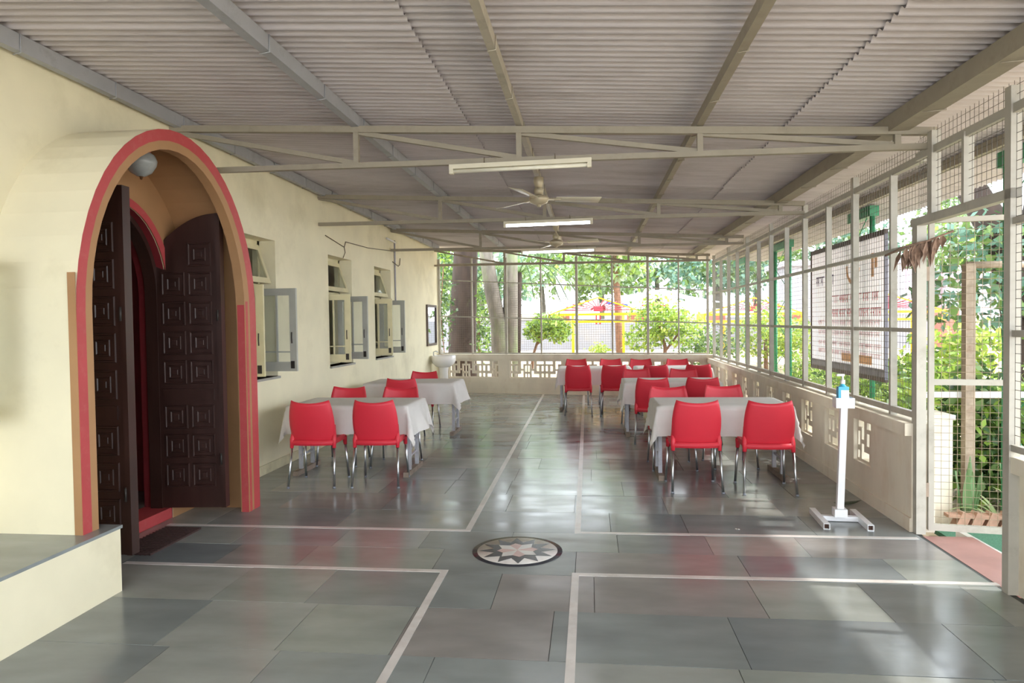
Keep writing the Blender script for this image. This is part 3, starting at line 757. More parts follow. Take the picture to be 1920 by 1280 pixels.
def make_chair():
    t = thing('dining_chair', 'x', 'chair', group='red plastic chairs')
    HW = [(.42, .203), (.50, .212), (.58, .217), (.66, .215), (.73, .207), (.79, .195), (.84, .180)]
    def hw(z):
        for (a_, b_), (c_, d_) in zip(HW[:-1], HW[1:]):
            if z <= c_: return b_ + (d_ - b_) * (z - a_) / (c_ - a_)
        return HW[-1][1]
    def back(u, v):
        a = 2 * u - 1; zt = .810 + .027 * a * a; z = .42 + (zt - .42) * v; k = (z - .42) / .41
        x = a * hw(z); yb_ = .045 - .10 * k - .012 * math.sin(PI * k)
        return (x, yb_ - .038 * (1 - a * a) + .012 * max(0, abs(a) - .85) / .15, z)
    MB().shell(back, lambda u, v: (0, .014, 0), 14, 12).build('backrest', 'red_plastic', t)
    def seat(u, v):
        a = 2 * u - 1; y_ = .005 + .43 * v - .03 * (1 - a * a) * (1 - v); w_ = .205 + .012 * v - .02 * max(0, v - .85) / .15
        z = .452 - .022 * (1 - a * a) * math.sin(PI * min(1, v * 1.1)) + .004 - .035 * max(0, v - .86) / .14 * 1.0 - .02 * max(0, .12 - v) / .12
        return (a * w_, y_, z)
    MB().shell(seat, lambda u, v: (0, 0, -.016), 12, 12).build('seat', 'red_plastic', t)
    q = MB()                                                 # skirt round the seat
    for s_ in (-1, 1): q.box(s_ * .2 - .008, s_ * .2 + .008, .02, .4, .405, .448)
    q.shell(lambda u, v: ((2 * u - 1) * .205, .012 - .035 * (1 - (2 * u - 1) ** 2), .40 + .05 * v), lambda u, v: (0, .012, 0), 12, 2)
    q.build('seat_apron', 'red_plastic', t)
    for sx in (-1, 1):
        for rear in (1, 0):
            top = Vector((sx * .203, .03 if rear else .36, .46 if rear else .43)); ft = Vector((sx * .222, -.055 if rear else .425, .0))
            p = lambda k: top.lerp(ft, k)
            lg = MB().tube([p(.15), p(.985)], .0115, 10).build('leg', 'alu', t)
            MB().tube([p(-.28) + Vector((0, .01, 0)) if rear else p(0), p(.02), p(.19)], [.012, .024, .0165] if rear else [.026, .024, .017], 10).build('leg_socket', 'red_plastic', lg)
            MB().tube([p(.965), p(1)], .0145, 10).build('foot_cap', 'foot_cap', lg)
    return t
CH = [(-2.636, 6.33, 3, 'red plastic chair at the nearest left table, back to us, beside the house wall'),
      (-2.027, 6.37, 3, 'red plastic chair at the nearest left table, back to us, on the aisle side'),
      (.945, 6.33, 1, 'red plastic chair at the nearest right table, back to us, on the aisle side'),
      (1.565, 6.29, -2, 'red plastic chair at the nearest right table, back to us, next to the sanitizer stand'),
      (.845, 7.62, 182, 'red plastic chair on the far side of the nearest right table, aisle side'),
      (1.452, 7.74, 186, 'red plastic chair on the far side of the nearest right table, parapet side'),
      (.78, 8.80, -4, 'red plastic chair in front of the middle right table, aisle side'),
      (1.40, 8.86, -5, 'red plastic chair in front of the middle right table, parapet side'),
      (.695, 10.45, 183, 'red plastic chair on the far side of the middle right table, aisle side'),
      (1.376, 10.42, 178, 'red plastic chair on the far side of the middle right table, parapet side'),
      (-.19, 11.45, 0, 'red plastic chair in front of the back tables, first from the aisle'),
      (.401, 11.45, -4, 'red plastic chair in front of the back tables, second from the aisle'),
      (1.066, 11.47, 2, 'red plastic chair in front of the back tables, third from the aisle'),
      (1.754, 11.52, -3, 'red plastic chair in front of the back tables, closest to the parapet'),
      (-.253, 13.25, 180, 'red plastic chair behind the back tables, first from the aisle'),
      (.397, 13.18, 182, 'red plastic chair behind the back tables, second from the aisle'),
      (.948, 13.1, 178, 'red plastic chair behind the back tables, third from the aisle'),
      (1.611, 13.02, 181, 'red plastic chair behind the back tables, in the corner by the parapet'),
      (-2.757, 7.68, 180, 'red plastic chair on the far side of the nearest left table, wall side'),
      (-2.129, 7.62, 180, 'red plastic chair on the far side of the nearest left table, aisle side'),
      (-2.468, 8.92, 4, 'red plastic chair in front of the farther left table'),
      (-2.463, 10.14, 180, 'red plastic chair behind the farther left table, by the wash basin')]
c0 = make_chair()
for k, (x, y, a, lab) in enumerate(CH):
    c = c0 if k == 0 else copy_tree(c0)
    c.location = (x, y, 0); c.rotation_euler = (0, 0, R(a)); c['label'] = lab

# ------------------------------------------------------------------ sanitizer stand
t = thing('sanitizer_stand', 'white steel sanitizer stand on a foot pedal base by the gate', 'stand', (1.88, 5.47, 0), R(-4))
for s_ in (-1, 1):
    b_ = MB().holed(-.022, .022, .0, .044, -.22, .22, [(-.018, .018, .004, .04)], lambda u, tt, v: (s_ * .15 + u, tt, v)).build('base_tube', 'white_steel', t)
    MB().box(s_ * .15 - .017, s_ * .15 + .017, -.2, .2, .005, .039).build('tube_fill', 'tube_brown', b_)  # dark brown block filling the tube, set back from both ends
MB().box(-.13, .13, .0, .045, .004, .04).build('cross_bar', 'white_steel', t)
MB().box(-.024, .024, .0, .045, .04, .87, tf=Matrix(((1, 0, .035, 0), (0, 1, 0, 0), (0, 0, 1, 0), (0, 0, 0, 1)))).build('upright', 'white_steel', t)
MB().box(-.045, .045, -.03, .06, .04, .1).build('pedal_cover', 'white_steel', t)
q = MB().holed(-.066, .066, -.03, .075, .0, .07, [(-.06, .06, -.024, .069)], lambda u, tt, v: (u + .03, v, .875 + tt)).box(-.036, .096, -.03, .075, .868, .876)
q.build('bottle_tray', 'white_steel', t)
t = thing('sanitizer_bottle', 'clear pump bottle of blue sanitizer on the white stand', 'bottle', (1.905, 5.49, .877), 0)
MB().box(-.038, .038, -.024, .024, .0, .15).build('bottle_body', 'gel', t)
MB().lathe([(.03, .15), (.016, .165), (.014, .172), (.014, .18)], n=14).build('bottle_neck', 'gel', t)
MB().lathe([(.018, .172), (.018, .2), (.007, .203), (.007, .235), (.0, .236)], n=12).box(-.045, .012, -.01, .01, .23, .246).build('pump', 'white_plastic', t)
MB().box(-.02, .038, -.0255, -.0242, .05, .125).build('paper_label', 'white_plastic', t)

# ------------------------------------------------------------------ wash corner
t = thing('wash_basin', 'white ceramic pedestal wash basin in the far left corner', 'basin', (-3.1, 14.55, 0), 0)
q = MB()
def bas(u, v):
    a = 2 * PI * u; r_ = [.09, .17, .235, .26, .262, .24, .18, .0][min(7, int(round(v * 7)))]; z = [.60, .63, .69, .76, .855, .86, .76, .73][min(7, int(round(v * 7)))]
    return (r_ * math.cos(a) * 1.0, r_ * math.sin(a) * 1.05, z)
q.grid(bas, 28, 7); q.build('bowl', 'ceramic', t)
MB().lathe([(.13, 0), (.12, .05), (.095, .15), (.09, .5), (.11, .62)], n=20).build('pedestal', 'ceramic', t)
MB().tube([(-.22, 0, .84), (-.22, 0, .93), (-.17, 0, .95), (-.12, 0, .93)], .012, 8).build('tap', 'alu', t)
t = thing('wall_mirror', 'narrow framed mirror on the house wall above the basin', 'mirror', (XL, 14.62, 1.5), 0)
MB().holed(-.44, .44, -.43, .44, 0, .035, [(-.39, .39, -.38, .39)], lambda u, tt, v: (tt, u, v)).build('mirror_frame', 'mirror_frame', t)
MB().box(.004, .012, -.39, .39, -.38, .39).build('mirror_glass', 'mirror', t)
t = thing('soap_cup', 'small white cup on the parapet cap beside the basin', 'cup', (-3.28, 15.22, .85), 0)
MB().lathe([(0, 0), (.03, 0), (.04, .1), (.036, .1), (.028, .006), (0, .006)], n=16).build('cup_body', 'white_plastic', t); MB().tube([(.04, 0, .03), (.062, 0, .035), (.065, 0, .07), (.042, 0, .08)], .005, 6).build('handle', 'white_plastic', t)
# cables and wall fittings
t = thing('wall_cable', 'thin brown cable running over the house wall above the windows', 'cable', (0, 0, 0))
MB().tube([(XL + .01, 8.66, 2.70), (XL + .01, 9.35, 2.62), (XL + .012, 9.4, 2.7), (XL + .01, 10.4, 2.72), (XL + .01, 11.65, 2.80)], .006, 5).build('cable_run', 'cable', t)
MB().tube([(XL + .01, 9.35, 2.62), (XL + .01, 9.38, 2.55), (XL + .01, 9.3, 2.47)], .005, 5).build('cable_drop', 'cable', t)
t = thing('wall_conduit', 'grey vertical conduit pipe with a small bracket lamp by the third window', 'conduit', (XL + .015, 11.86, 0))
MB().tube([(0, 0, 1.9), (0, 0, 3.0)], .014, 8).build('pipe', 'conduit', t)
MB().tube([(0.01, -.5, 2.98), (0.02, 0, 2.96)], .016, 8).build('lamp_tube', 'white_plastic', t); MB().tube([(.0, -.15, 2.62), (.03, .1, 2.56), (.0, .3, 2.6), (0, .34, 2.72)], .007, 6).build('hook', 'cable', t)
t = thing('door_stop', 'small iron hook on the tan porch jamb', 'hook', (-2.92, 5.585, .86)); MB().tube([(0, 0, 0), (0, -.05, 0), (.02, -.06, .0)], .006, 6).lathe([(.0, -.012), (.014, -.01), (.014, .01), (0, .012)], n=8).build('hook_iron', 'brass', t)
t = thing('wall_bell', 'small iron bracket on the house wall just right of the porch arch', 'bracket', (XL, 6.15, 2.6)); MB().box(0, .02, -.02, .02, -.05, .05).tube([(.02, 0, -.03), (.05, 0, -.04), (.05, 0, .02)], .008, 6).build('bracket_iron', 'brass', t)
# fallen leaf and crumbs
t = thing('fallen_leaf', 'dark fallen leaf on the floor beside the sanitizer stand', 'leaf', (2.12, 6.0, .004), R(20))
MB().shell(lambda u, v: ((u - .5) * .26, (v - .5) * .07 * math.sin(PI * min(.97, max(.03, u))), .004 + .012 * (2 * u - 1) ** 2), lambda u, v: (0, 0, .002), 10, 4).build('leaf_blade', 'green_leaf_dead', t)
t = thing('paper_scrap', 'tiny white paper scrap on the floor in front of the right chairs', 'scrap', (1.07, 5.22, .003), .3)
MB().shell(lambda u, v: ((u - .5) * .03, (v - .5) * .02, .003 * math.sin(6 * u)), lambda u, v: (0, 0, .0015), 5, 3).build('paper', 'white_plastic', t)

# ------------------------------------------------------------------ outside, right: columns, banner, pole
for k, (ya, yb_, lab) in enumerate(((5.35, 5.92, 'green lattice column just outside the gate'), (8.55, 9.14, 'green lattice column behind the banner'),
                                    (11.92, 12.8, 'green lattice column past the banner'), (15.1, 16.1, 'farthest green lattice column'))):
    t = thing('steel_column', lab, 'column', (3.3, (ya + yb_) / 2, -.16), 0, 'green lattice columns'); h = (yb_ - ya) / 2; H = zroof(3.3) - .03 + .16
    for s_ in (-1, 1): MB().tube([(0, s_ * h, 0), (0, s_ * h, H - .1)], .03, 12).build('column_pipe', 'green_steel', t)
    MB().box(-.05, .05, -h - .06, h + .06, H - .12, H).build('head_plate', 'green_steel', t)
    q = MB(); n = 7
    for i in range(n):
        z0, z1 = H * i / n, H * (i + 1) / n; s_ = 1 if i % 2 else -1
        q.tube([(0, -s_ * h, z0), (0, s_ * h, z1)], .006, 5)
    q.build('lacing', 'green_steel', t)
bn = thing('banner', 'white printed banner with red lettering hung outside the mesh', 'banner', (3.22, 9.24, 1.66), 0)
MB().box(-.006, .006, -1.25, 1.25, -.78, .8).build('vinyl', 'banner', bn)
MB().box(-.015, .02, -1.27, 1.27, .79, .85).build('top_bar', 'banner_frame', bn); MB().box(-.012, .012, -1.25, 1.25, -.78, -.69).build('bottom_band', 'banner_bar', bn); MB().box(-.015, .02, -1.27, 1.27, -.83, -.78).build('bottom_bar', 'banner_frame', bn)
for s_ in (-1, 1): MB().box(-.015, .02, s_ * 1.26 - .012, s_ * 1.26 + .012, -.8, .8).build('side_bar', 'banner_bar' if s_ < 0 else 'banner_frame', bn)
rb = random.Random(4)
def letters(y0, y1, z, h, mt):
    # a row of headline script: a bar with stems and bowls hanging from it
    q = MB(); x = -.0075; yy = y1
    while yy > y0 + h * .6:
        wd_ = min(rb.uniform(2.2, 4.2) * h, yy - y0)
        q.box(x - .001, x, yy - wd_, yy, z - h * .12, z); c = yy - h * .3
        while c > yy - wd_ + h * .2:
            q.box(x - .001, x, c - h * .07, c + h * .07, z - h, z)
            if rb.random() < .7: q.box(x - .001, x, c, c + h * .3, z - h * .62, z - h * .48)
            if rb.random() < .5: q.box(x - .001, x, c + h * .22, c + h * .34, z - h * .6, z - h * .2)
            c -= h * rb.uniform(.5, .7)
        yy -= wd_ + h * .35
    q.build('lettering', mt, bn)
letters(.25, 1.05, .46, .13, 'banner_violet'); letters(-1.1, .5, .18, .1, 'banner_red'); letters(-1.15, .45, .0, .1, 'banner_red')
for z in (-.14, -.28, -.42, -.53): letters(-1.15, .95, z, .06, 'banner_pink')
q = MB()
for k in range(12):
    a0 = PI * (1.05 + .08 * k); q.bar((-.0075, -.32 + .2 * math.cos(a0), .52 + .2 * math.sin(a0)), (-.0075, -.32 + .2 * math.cos(a0 + .26), .52 + .2 * math.sin(a0 + .26)), .002, .05, upv=(0, 0, 1))
q.box(-.009, -.0065, -.95, -.88, .35, .62); q.box(-.009, -.0065, -1.05, -.98, .45, .6); q.build('emblem', 'banner_orange', bn)
MB().box(-.009, -.0065, -.9, .05, -.66, -.56).build('orange_strip', 'banner_orange', bn)
t = thing('frame_post', 'rusty grey steel post with a pipe arm standing outside the gate', 'post', (3.2, 6.28, -.15))
MB().box(-.038, .038, -.038, .038, 0, 2.14).build('upright', 'rust_pole', t); MB().tube([(-.02, 0, 2.13), (.6, .03, 2.13)], .03, 10).build('pipe_arm', 'rust_pole', t)
MB().box(-.4, .5, .03, .05, 1.0, 1.05).build('cross_rail', 'white_steel', t)
t = tag(B(2.75, 2.99, 6.1, 6.4, -.2, .69).build('garden_pillar', 'cream2'), 'low cream masonry pillar outside behind the gate', 'pillar'); MB().box(2.735, 3.005, 6.085, 6.415, .69, .73).build('pillar_cap', 'cream2', t)
ed = thing('brick_edging', 'row of slanted bricks edging the bed outside the gate', 'edging', (2.84, 5.85, -.16), R(-4))
bm = MB().box(-.035, .035, -.05, .05, 0, .16, tf=Matrix.Rotation(R(24), 4, 'Y')).mesh('brick', 'brick')
for k in range(14): obj('brick', bm, ed, loc=(.05 + k * .105, 0, 0))
MB().box(-.02, 1.5, -.045, .045, .11, .135).build('mortar_top', 'brick', ed)
tag(B(2.67, 4.2, 4.0, 5.72, -.15, -.115).build('turf_mat', 'turf'), 'green artificial turf mat outside the gate sill', 'mat')
struct('trim_3', B(2.645, 2.69, 3.9, 5.35, -.16, -.012).mesh('trim_3', 'marble'))

# ------------------------------------------------------------------ vegetation
def leaves(blobs, n, size, mats, seed, droop=.3, shell=.55):
    rl = random.Random(seed); q = MB(); tot = sum(b[3] * b[4] * b[5] for b in blobs)
    for b in blobs:
        cnt = max(8, int(n * b[3] * b[4] * b[5] / tot))
        for _ in range(cnt):
            while True:
                d = Vector((rl.uniform(-1, 1), rl.uniform(-1, 1), rl.uniform(-1, 1)))
                if .05 < d.length < 1: break
            k = shell + (1 - shell) * rl.random(); d = d.normalized() * (k if rl.random() < .8 else rl.random())
            d *= 1 + .18 * math.sin(5 * d.x + seed) * math.sin(6 * d.y + 1) + .12 * math.sin(9 * d.z)
            c = Vector((b[0] + d.x * b[3], b[1] + d.y * b[4], b[2] + d.z * b[5]))
            ax = Vector((rl.uniform(-1, 1), rl.uniform(-1, 1), rl.uniform(-1, .6) - droop)).normalized()
            sd_ = ax.cross(Vector((rl.uniform(-1, 1), rl.uniform(-1, 1), rl.uniform(-1, 1))))
            if sd_.length < 1e-3: continue
            sd_.normalize(); L = size * rl.uniform(.6, 1.3); wd_ = L * rl.uniform(.22, .34)
            q.face([c, c + ax * L * .45 + sd_ * wd_, c + ax * L, c + ax * L * .45 - sd_ * wd_], rl.choices(range(len(mats)), [3, 2, 1][:len(mats)])[0])
    return q
def plant(name, lab, cat, loc, trunk, blobs, n, size, mats, seed, bark='bark_brown', group=None, droop=.3):
    t = thing(name, lab, cat, loc, 0, group)
    for pts, rad in trunk: MB().tube(pts, rad, 10).build('trunk', bark, t)
    leaves(blobs, n, size, mats, seed, droop).build('foliage', mats, t, 'stuff')
    return t
# trees close to the back screen
plant('tree', 'thick dark tree trunk left behind the back screen', 'tree', (-3.35, 18, .2), [([(0, 0, -.4), (.02, 0, .6), (.05, 0, 1.5), (.12, 0, 2.6), (.2, 0, 4), (.3, 0, 6)], [.42, .37, .36, .33, .3, .26])],
      [(-1.2, 0, 2.7, 1.0, .8, 1.2), (-1.0, .3, 1.5, .8, .6, .7), (.2, 0, 6.5, 3, 2.5, 1.6), (-.55, -.3, .6, .22, .2, .8)], 4200, .17, ['lf_dark', 'lf_mid', 'lf_lime'], 1, 'bark_dark')
plant('tree', 'grey mossy forked tree beside the dark trunk', 'tree', (-2.2, 17.2, .2), [([(.0, 0, -.4), (-.02, 0, .5), (-.05, 0, 1.3), (-.22, 0, 2.2), (-.36, 0, 3.2), (-.5, 0, 5)], [.26, .22, .2, .19, .17, .15]), ([(.2, .1, -.4), (.22, .1, .6), (.24, .1, 1.6), (.26, .1, 2.6), (.3, .1, 4.5)], [.21, .2, .19, .18, .16])],
      [(-.5, .5, 1.6, .3, .3, 1.0), (-.55, .3, .7, .25, .25, .6), (.0, 0, 5.2, 2.5, 2.2, 1.4)], 2200, .15, ['lf_mid', 'lf_lime', 'lf_dark'], 2, 'bark_grey')
plant('tree', 'dense green tree left of the thick dark trunk', 'tree', (-5.0, 21.0, .3), [([(0, 0, -.3), (.05, 0, 1.5), (0, 0, 3)], [.12, .1, .07])], [(0, 0, 2.3, 1.1, .9, 1.1), (.5, 0, 3.4, 1.2, 1, .8)], 2600, .15, ['lf_mid', 'lf_dark', 'lf_lime'], 14, 'bark_brown')
plant('shrub', 'dark green shrub between the thick trunk and the forked tree', 'shrub', (-3.6, 22.5, .4), [([(0, 0, -.3), (0, 0, 1.2)], .05)], [(0, 0, 1.6, .6, .6, 1.0), (.1, 0, .5, .45, .5, .5)], 1500, .13, ['lf_mid', 'lf_dark', 'lf_lime'], 15)
plant('climber', 'leafy climber hanging at the left end of the back screen', 'climber', (-3.55, 16.6, 0), [([(0, 0, -.1), (.03, 0, .8), (-.04, 0, 1.8), (.05, 0, 3)], .012)], [(0, 0, .9, .22, .15, .7), (.05, 0, 2.2, .35, .25, .8), (-.1, .1, 1.7, .4, .3, .5)], 420, .1, ['lf_dark', 'lf_mid'], 3)
# palm
t = thing('palm', 'palm with long feathery fronds beside the forked tree', 'palm', (-1.75, 18.6, .3))
MB().tube([(-.2, 0, -.4), (-.15, 0, 1.2), (-.1, 0, 2.6)], [.09, .08, .07], 10).build('trunk', 'bark_dark', t)
rp_ = random.Random(2)
for k in range(9):
    a = 2 * PI * k / 9 + .2; L = rp_.uniform(1.3, 1.9); pts = []
    for i in range(9):
        s_ = i / 8; pts.append(Vector((-.1 + math.cos(a) * L * s_ * .9, math.sin(a) * L * s_ * .9, 2.55 + .55 * math.sin(s_ * 2.2) - 1.2 * s_ * s_)))
    f_ = MB().tube(pts, [.014] * 8 + [.004], 5).build('frond', 'lf_dark', t); q = MB()
    for i in range(1, 32):
        s_ = i / 32 * 7.9; i0 = int(s_); p = pts[i0].lerp(pts[i0 + 1], s_ - i0); d = (pts[i0 + 1] - pts[i0]).normalized(); sd_ = d.cross(Vector((0, 0, 1))).normalized()
        for s2_ in (-1, 1):
            e = p + (sd_ * s2_ * .8 + d * .7 + Vector((0, 0, -.45))).normalized() * .34; q.face([p, p + d * .022, e])
    q.build('leaflets', 'lf_mid', f_, 'stuff')
# shrubs behind the back screen
plant('shrub', 'small round topped tree in front of the white boundary wall', 'shrub', (-1.35, 19.0, .3), [([(-.25, 0, -.3), (-.2, 0, .3), (.0, 0, .9)], [.045, .04, .03]), ([(-.1, 0, .6), (.35, 0, 1.0)], .02)], [(.25, 0, 1.15, .62, .5, .38), (.55, 0, .95, .35, .35, .3), (-.1, 0, 1.0, .35, .35, .3)], 1500, .12, ['lf_lime', 'lf_mid', 'lf_yel'], 4)
plant('shrub', 'tall bright shrub right of the yellow swing', 'shrub', (2.0, 19.2, .3), [([(.0, 0, -.3), (.05, 0, .5), (-.1, 0, 1.1)], [.06, .05, .03]), ([(.05, 0, .4), (.5, 0, 1.0)], .03)], [(-.15, 0, 1.35, .75, .6, .6), (.45, 0, 1.0, .75, .6, .5), (-.55, 0, .75, .55, .5, .35)], 2600, .12, ['lf_lime', 'lf_yel', 'lf_mid'], 5)
plant('shrub', 'dense green shrub in the back right corner behind the screen', 'shrub', (3.1, 17.6, .1), [([(0, 0, -.3), (0, 0, .6)], .04)], [(0, 0, .75, .6, .6, .6), (-.5, .3, .55, .5, .4, .4)], 1900, .09, ['lf_mid', 'lf_dark', 'lf_lime'], 6)
plant('shrub', 'tiny bright shrub under the yellow swing', 'shrub', (.28, 20.6, .45), [([(0, 0, -.1), (0, 0, .2)], .02)], [(0, 0, .25, .35, .3, .22)], 260, .1, ['lf_yel', 'lf_lime'], 7)
plant('shrub', 'yellow green shrub at the far end of the right screen', 'shrub', (4.6, 18.8, .2), [([(0, 0, -.3), (0, 0, .8)], .05)], [(0, 0, 1.0, .9, .8, .8), (.9, .2, .8, .8, .7, .6)], 2400, .12, ['lf_yel', 'lf_lime', 'lf_mid'], 8)
plant('tree', 'slim brown trunk with loose leaves behind the yellow swing', 'tree', (.95, 23.0, .4), [([(.05, 0, -.2), (0, 0, 1.5), (-.08, 0, 3.0), (-.1, 0, 4.5)], [.13, .12, .1, .08])], [(-.5, 0, 3.2, 1.2, 1, .9), (.3, 0, 3.6, 1.1, 1, 1.1), (-1.2, .5, 2.8, .8, .8, .6)], 1900, .2, ['lf_mid', 'lf_pale', 'lf_lime'], 9, 'bark_brown')
# swings
def swing(x, y, z, w_, lab, rz=0, s_=1.0):
    t = thing('garden_swing', lab, 'swing', (x, y, z), rz, 'yellow garden swings')
    H = 1.3
    for sx in (-1, 1):
        MB().tube([(sx * w_ * .26, 0, -.5), (sx * w_ * .26, 0, H)], .045, 10).build('post', 'yellow', t)
    for zz in (H, H - .22): [MB().box(-w_ / 2, w_ / 2, y_, y_ + .05, zz - .035, zz + .035).build('beam', 'yellow', t) for y_ in (-.5, .45)]
    for sx in (-1, 1): MB().box(sx * w_ / 2 - .03, sx * w_ / 2 + .03, -.5, .5, H - .25, H + .03).build('end_beam', 'yellow', t)
    MB().bar((-w_ / 2, -.47, H), (-.0, -.47, H + .5), .04, .04).bar((w_ / 2, -.47, H), (0, -.47, H + .5), .04, .04).build('gable', 'yellow', t)
    q = MB()
    for k in range(13):
        a = PI * (k + 1) / 14; rr_ = .62; q.tube([(.16 * math.cos(a), -.47, H + .1 + .12 * math.sin(a)), (w_ * .42 * math.cos(a) * (1 - .35 * math.sin(a)), -.47, H + .04 + .42 * math.sin(a))], .016, 5)
    q.build('sunburst', 'swing_red', t)
    MB().box(-.14, .14, -.49, -.45, H + .08, H + .24).build('emblem_plate', 'swing_red', t)
    for sx in (-1, 1): MB().box(sx * w_ * .38 - w_ * .09, sx * w_ * .38 + w_ * .09, -.5, -.46, H - .18, H - .04).build('side_panel', 'pillar_brown', t)
    [MB().box(x_, x_ + .05, -.48, -.45, H - .3, H - .02).build('hanger', 'swing_red', t) for x_ in (-.08, .03)]
    return t
swing(.27, 21.4, .45, 2.95, 'yellow garden swing frame with red sunburst, centre of the back screen')
swing(5.0, 22.5, .4, 3.0, 'yellow garden swing frame behind the right corner of the screens', R(4))
swing(8.6, 21.5, .4, 3.0, 'yellow garden swing frame seen through the right mesh', R(-6))
# boundary wall, shed, houses
bw = struct('wall_boundary', B(-14, 12, 26, 26.2, -.3, 1.62).mesh('wall_boundary', 'white_wall')); MB().box(-14, -1.6, 25.97, 26.23, 1.62, 1.85).build('coping', 'coping', bw)
tag(B(11.7, 12.25, 24.6, 25.1, -.3, 1.75).lathe([(.3, 0), (.2, .12), (0, .16)], (11.97, 24.85, 1.75), 12).build('gate_pillar', 'pillar_brown'), 'brown gate pillar at the end of the boundary wall', 'pillar')
sh = thing('tarp_shed', 'shed roof of white tarps beyond the boundary wall', 'shed', (2.9, 30, 0))
MB().shell(lambda u, v: (-2.4 + 5 * u, -1 + 3.2 * v, 2.0 + .85 * math.sin(PI * (.12 + .76 * u)) * (.5 + .5 * v) + .05 * math.sin(14 * u)), lambda u, v: (0, 0, .04), 20, 8).build('tarp_roof', 'tarp', sh)
MB().box(-2.2, 2.5, -.8, 2, -.2, 2.0).build('shed_wall', 'house_white', sh)
MB().shell(lambda u, v: (-2.2 + .9 * u, -1.02, 2.25 + .12 * v - .15 * u), lambda u, v: (0, .03, 0), 6, 2).build('hanging_cloth', 'blue_cloth', sh); MB().shell(lambda u, v: (-.75 + 1.1 * u, -1.02, 2.12 + .07 * v + .03 * math.sin(5 * u)), lambda u, v: (0, .03, 0), 6, 2).build('hanging_cloth', 'red_cloth', sh)
h1 = thing('house', 'small white building far behind the palm fronds', 'house', (-1.05, 33, 0)); MB().box(-.5, .5, 0, 3, -.2, 3.6).build('house_wall', 'house_white', h1); MB().box(-.55, .55, -.05, 3.05, 3.6, 3.7).build('flat_roof', 'house_white', h1)
h2 = thing('house', 'pale house with a pink side far beyond the right mesh', 'house', (10.2, 28.5, 0)); MB().box(-2.4, 2.0, 0, 2.6, -.2, 3.6).build('house_wall', 'house_white', h2); MB().box(2.0, 2.5, 0, 2.6, -.2, 3.4).build('side_wall', 'house_pink', h2); MB().box(-2.6, 2.7, -.2, 2.8, 3.6, 3.8).build('flat_roof', 'house_white', h2)
h3 = thing('house', 'white house with a low tiled roof behind the gate pillar', 'house', (16.2, 28.5, 0)); MB().box(-2.5, 3, 0, 3, -.2, 3.0).build('house_wall', 'house_white', h3); MB().box(-2.8, 3.3, -.4, 3.2, 3.0, 3.25).build('tiled_roof', 'house_pink', h3)
# far trees; pale leaf colours stand in for haze
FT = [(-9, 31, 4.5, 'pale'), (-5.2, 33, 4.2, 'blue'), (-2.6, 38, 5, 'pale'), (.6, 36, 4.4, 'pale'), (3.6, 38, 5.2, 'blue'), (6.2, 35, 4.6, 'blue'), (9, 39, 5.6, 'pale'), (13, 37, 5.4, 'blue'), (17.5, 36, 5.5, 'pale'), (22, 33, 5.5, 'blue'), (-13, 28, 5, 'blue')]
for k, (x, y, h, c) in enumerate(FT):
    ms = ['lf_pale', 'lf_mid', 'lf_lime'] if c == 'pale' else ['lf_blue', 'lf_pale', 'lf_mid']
    plant('tree', ['leftmost', 'second', 'third', 'fourth', 'fifth', 'sixth', 'seventh', 'eighth', 'ninth', 'tenth', 'outermost left'][k] + ' of the haze-tinted background trees beyond the boundary wall, counted from the left', 'tree', (x, y, .2), [([(0, 0, -.3), (.1, 0, h * .4), (0, 0, h * .8)], [.2, .17, .1])],
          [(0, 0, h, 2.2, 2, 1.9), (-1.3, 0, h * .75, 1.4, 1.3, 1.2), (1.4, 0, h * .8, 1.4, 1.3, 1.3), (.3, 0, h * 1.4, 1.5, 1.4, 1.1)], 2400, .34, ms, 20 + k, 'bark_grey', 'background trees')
# hedge and shrubs outside the right parapet
HB = [(4.2, 6.6), (4.5, 7.9), (4.3, 9.3), (4.7, 10.8), (4.6, 12.4), (4.9, 14.0), (4.7, 15.6)]
for k, (x, y) in enumerate(HB):
    plant('hedge_bush', ['nearest', 'second', 'third', 'fourth', 'fifth', 'sixth', 'farthest'][k] + ' leafy bush of the hedge outside the right parapet', 'bush', (x, y, -.16), [([(0, 0, 0), (0, 0, .5)], .02)],
          [(0, 0, .55, .55, .7, .5), (.3, .3, .8, .4, .5, .4), (-.2, -.3, .4, .4, .5, .4)], 1300, .11, ['lf_mid', 'lf_lime', 'lf_dark'] if k % 2 else ['lf_lime', 'lf_mid', 'lf_yel'], 40 + k, group='hedge outside the right parapet')
plant('tree', 'big dark leaning tree trunk outside the gate', 'tree', (5.2, 9.3, -.16), [([(.2, 0, 0), (.18, 0, 1.0), (.1, 0, 2.0), (-.1, 0, 2.7), (-.5, 0, 3.4)], [.24, .2, .19, .2, .16]), ([(.1, 0, 2.0), (.35, 0, 3.2), (.6, 0, 5)], [.15, .13, .1])],
      [(-.6, -.3, 2.0, .7, .6, .45), (-.2, -.4, 2.6, .9, .6, .4), (.5, -.2, 1.7, .5, .5, .5), (0, 0, 4.6, 1.7, 1.7, .8)], 6500, .14, ['lf_blue', 'lf_mid', 'lf_dark'], 60, 'bark_dark')
plant('shrub', 'bright lime shrub behind the rusty post', 'shrub', (5.5, 11.5, -.16), [([(0, 0, 0), (0, 0, .8)], .04)], [(0, 0, .9, .7, .6, .6), (.5, 0, 1.3, .5, .5, .4), (-.5, .2, .6, .5, .5, .4)], 2000, .13, ['lf_yel', 'lf_lime', 'lf_mid'], 61)
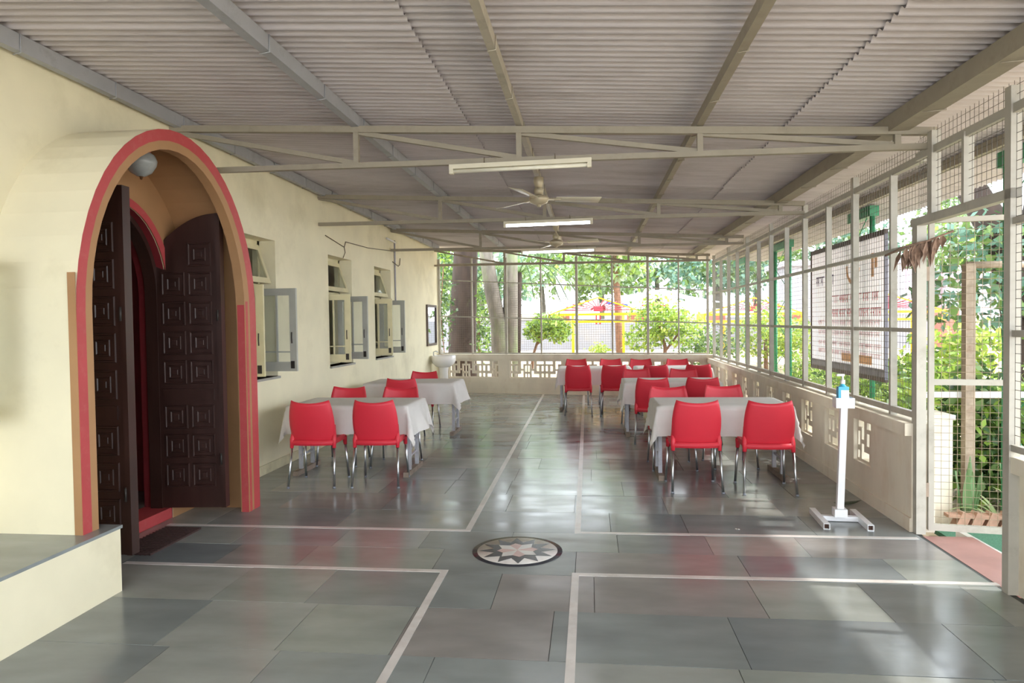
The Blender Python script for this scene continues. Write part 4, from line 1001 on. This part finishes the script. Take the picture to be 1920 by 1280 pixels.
plant('shrub', 'leafy shrub at the foot of the rusty post outside the gate', 'shrub', (3.55, 6.75, -.16), [([(0, 0, 0), (0, 0, .6)], .02)], [(0, 0, .75, .4, .35, .55), (.3, .2, .5, .4, .3, .45), (.1, -.1, .3, .55, .3, .3)], 2200, .12, ['lf_dark', 'lf_mid', 'lf_lime'], 62)
plant('shrub', 'light green shrub between the cream pillar and the right parapet', 'shrub', (2.95, 6.9, -.16), [([(0, 0, 0), (0, 0, .5)], .02)], [(0, 0, .8, .3, .35, .35), (.1, .3, .5, .3, .3, .4)], 600, .11, ['lf_lime', 'lf_mid', 'lf_yel'], 63)
for k, (x, y) in enumerate(((9.5, 1.0), (9.8, 5.2))):  # unseen trees, added to block and dapple the sun at the gate
    plant('tree', ['added unseen shade tree right of the terrace, nearer to us', 'added unseen shade tree right of the terrace, opposite the gate'][k], 'tree', (x, y, -.16), [([(0, 0, 0), (.1, 0, 2.5), (0, 0, 5.5)], [.25, .2, .12])],
          [(0, 0, 6.6, 2.1, 2.1, 1.7), (-.9, .6, 5.4, 1.3, 1.4, 1.0), (.6, -.8, 7.8, 1.5, 1.5, 1.0)], 2600, .34, ['lf_dark', 'lf_mid', 'lf_blue'], 90 + k, 'bark_grey', 'added unseen shade trees right of the terrace')
# blade plants in the bed behind the edging
for k, (x, y, kind) in enumerate(((3.08, 6.05, 0), (3.42, 6.0, 0), (3.34, 5.98, 1), (3.62, 6.1, 1))):
    t = thing('bed_plant', ['upright mottled snake plant left of the rusty post', 'upright mottled snake plant right of the rusty post', 'pale arching lily at the foot of the rusty post', 'pale arching lily at the right end of the bed'][k], 'plant', (x, y, -.16), k)
    rl = random.Random(70 + k)
    for i in range(7 if kind == 0 else 12):
        a = rl.uniform(0, 6.28); L = rl.uniform(.35, .55) if kind == 0 else rl.uniform(.3, .45); lean = rl.uniform(.05, .25) if kind == 0 else rl.uniform(.5, 1.0); w_ = .032 if kind == 0 else .014
        d = Vector((math.cos(a), math.sin(a), 0)); sd_ = Vector((-d.y, d.x, 0))
        def fn(u, v, d=d, sd_=sd_, L=L, lean=lean, w_=w_):
            p = d * (lean * L * v + .02) + Vector((0, 0, L * (v - (.0 if kind == 0 else .75 * lean * v * v))))
            return p + sd_ * (u - .5) * 2 * w_ * math.sin(PI * (.12 + .86 * v)) + d * .012 * (2 * u - 1) ** 2
        MB().grid(fn, 2, 7).build('blade_leaf', 'blade' if kind == 0 else 'blade_edge', t)
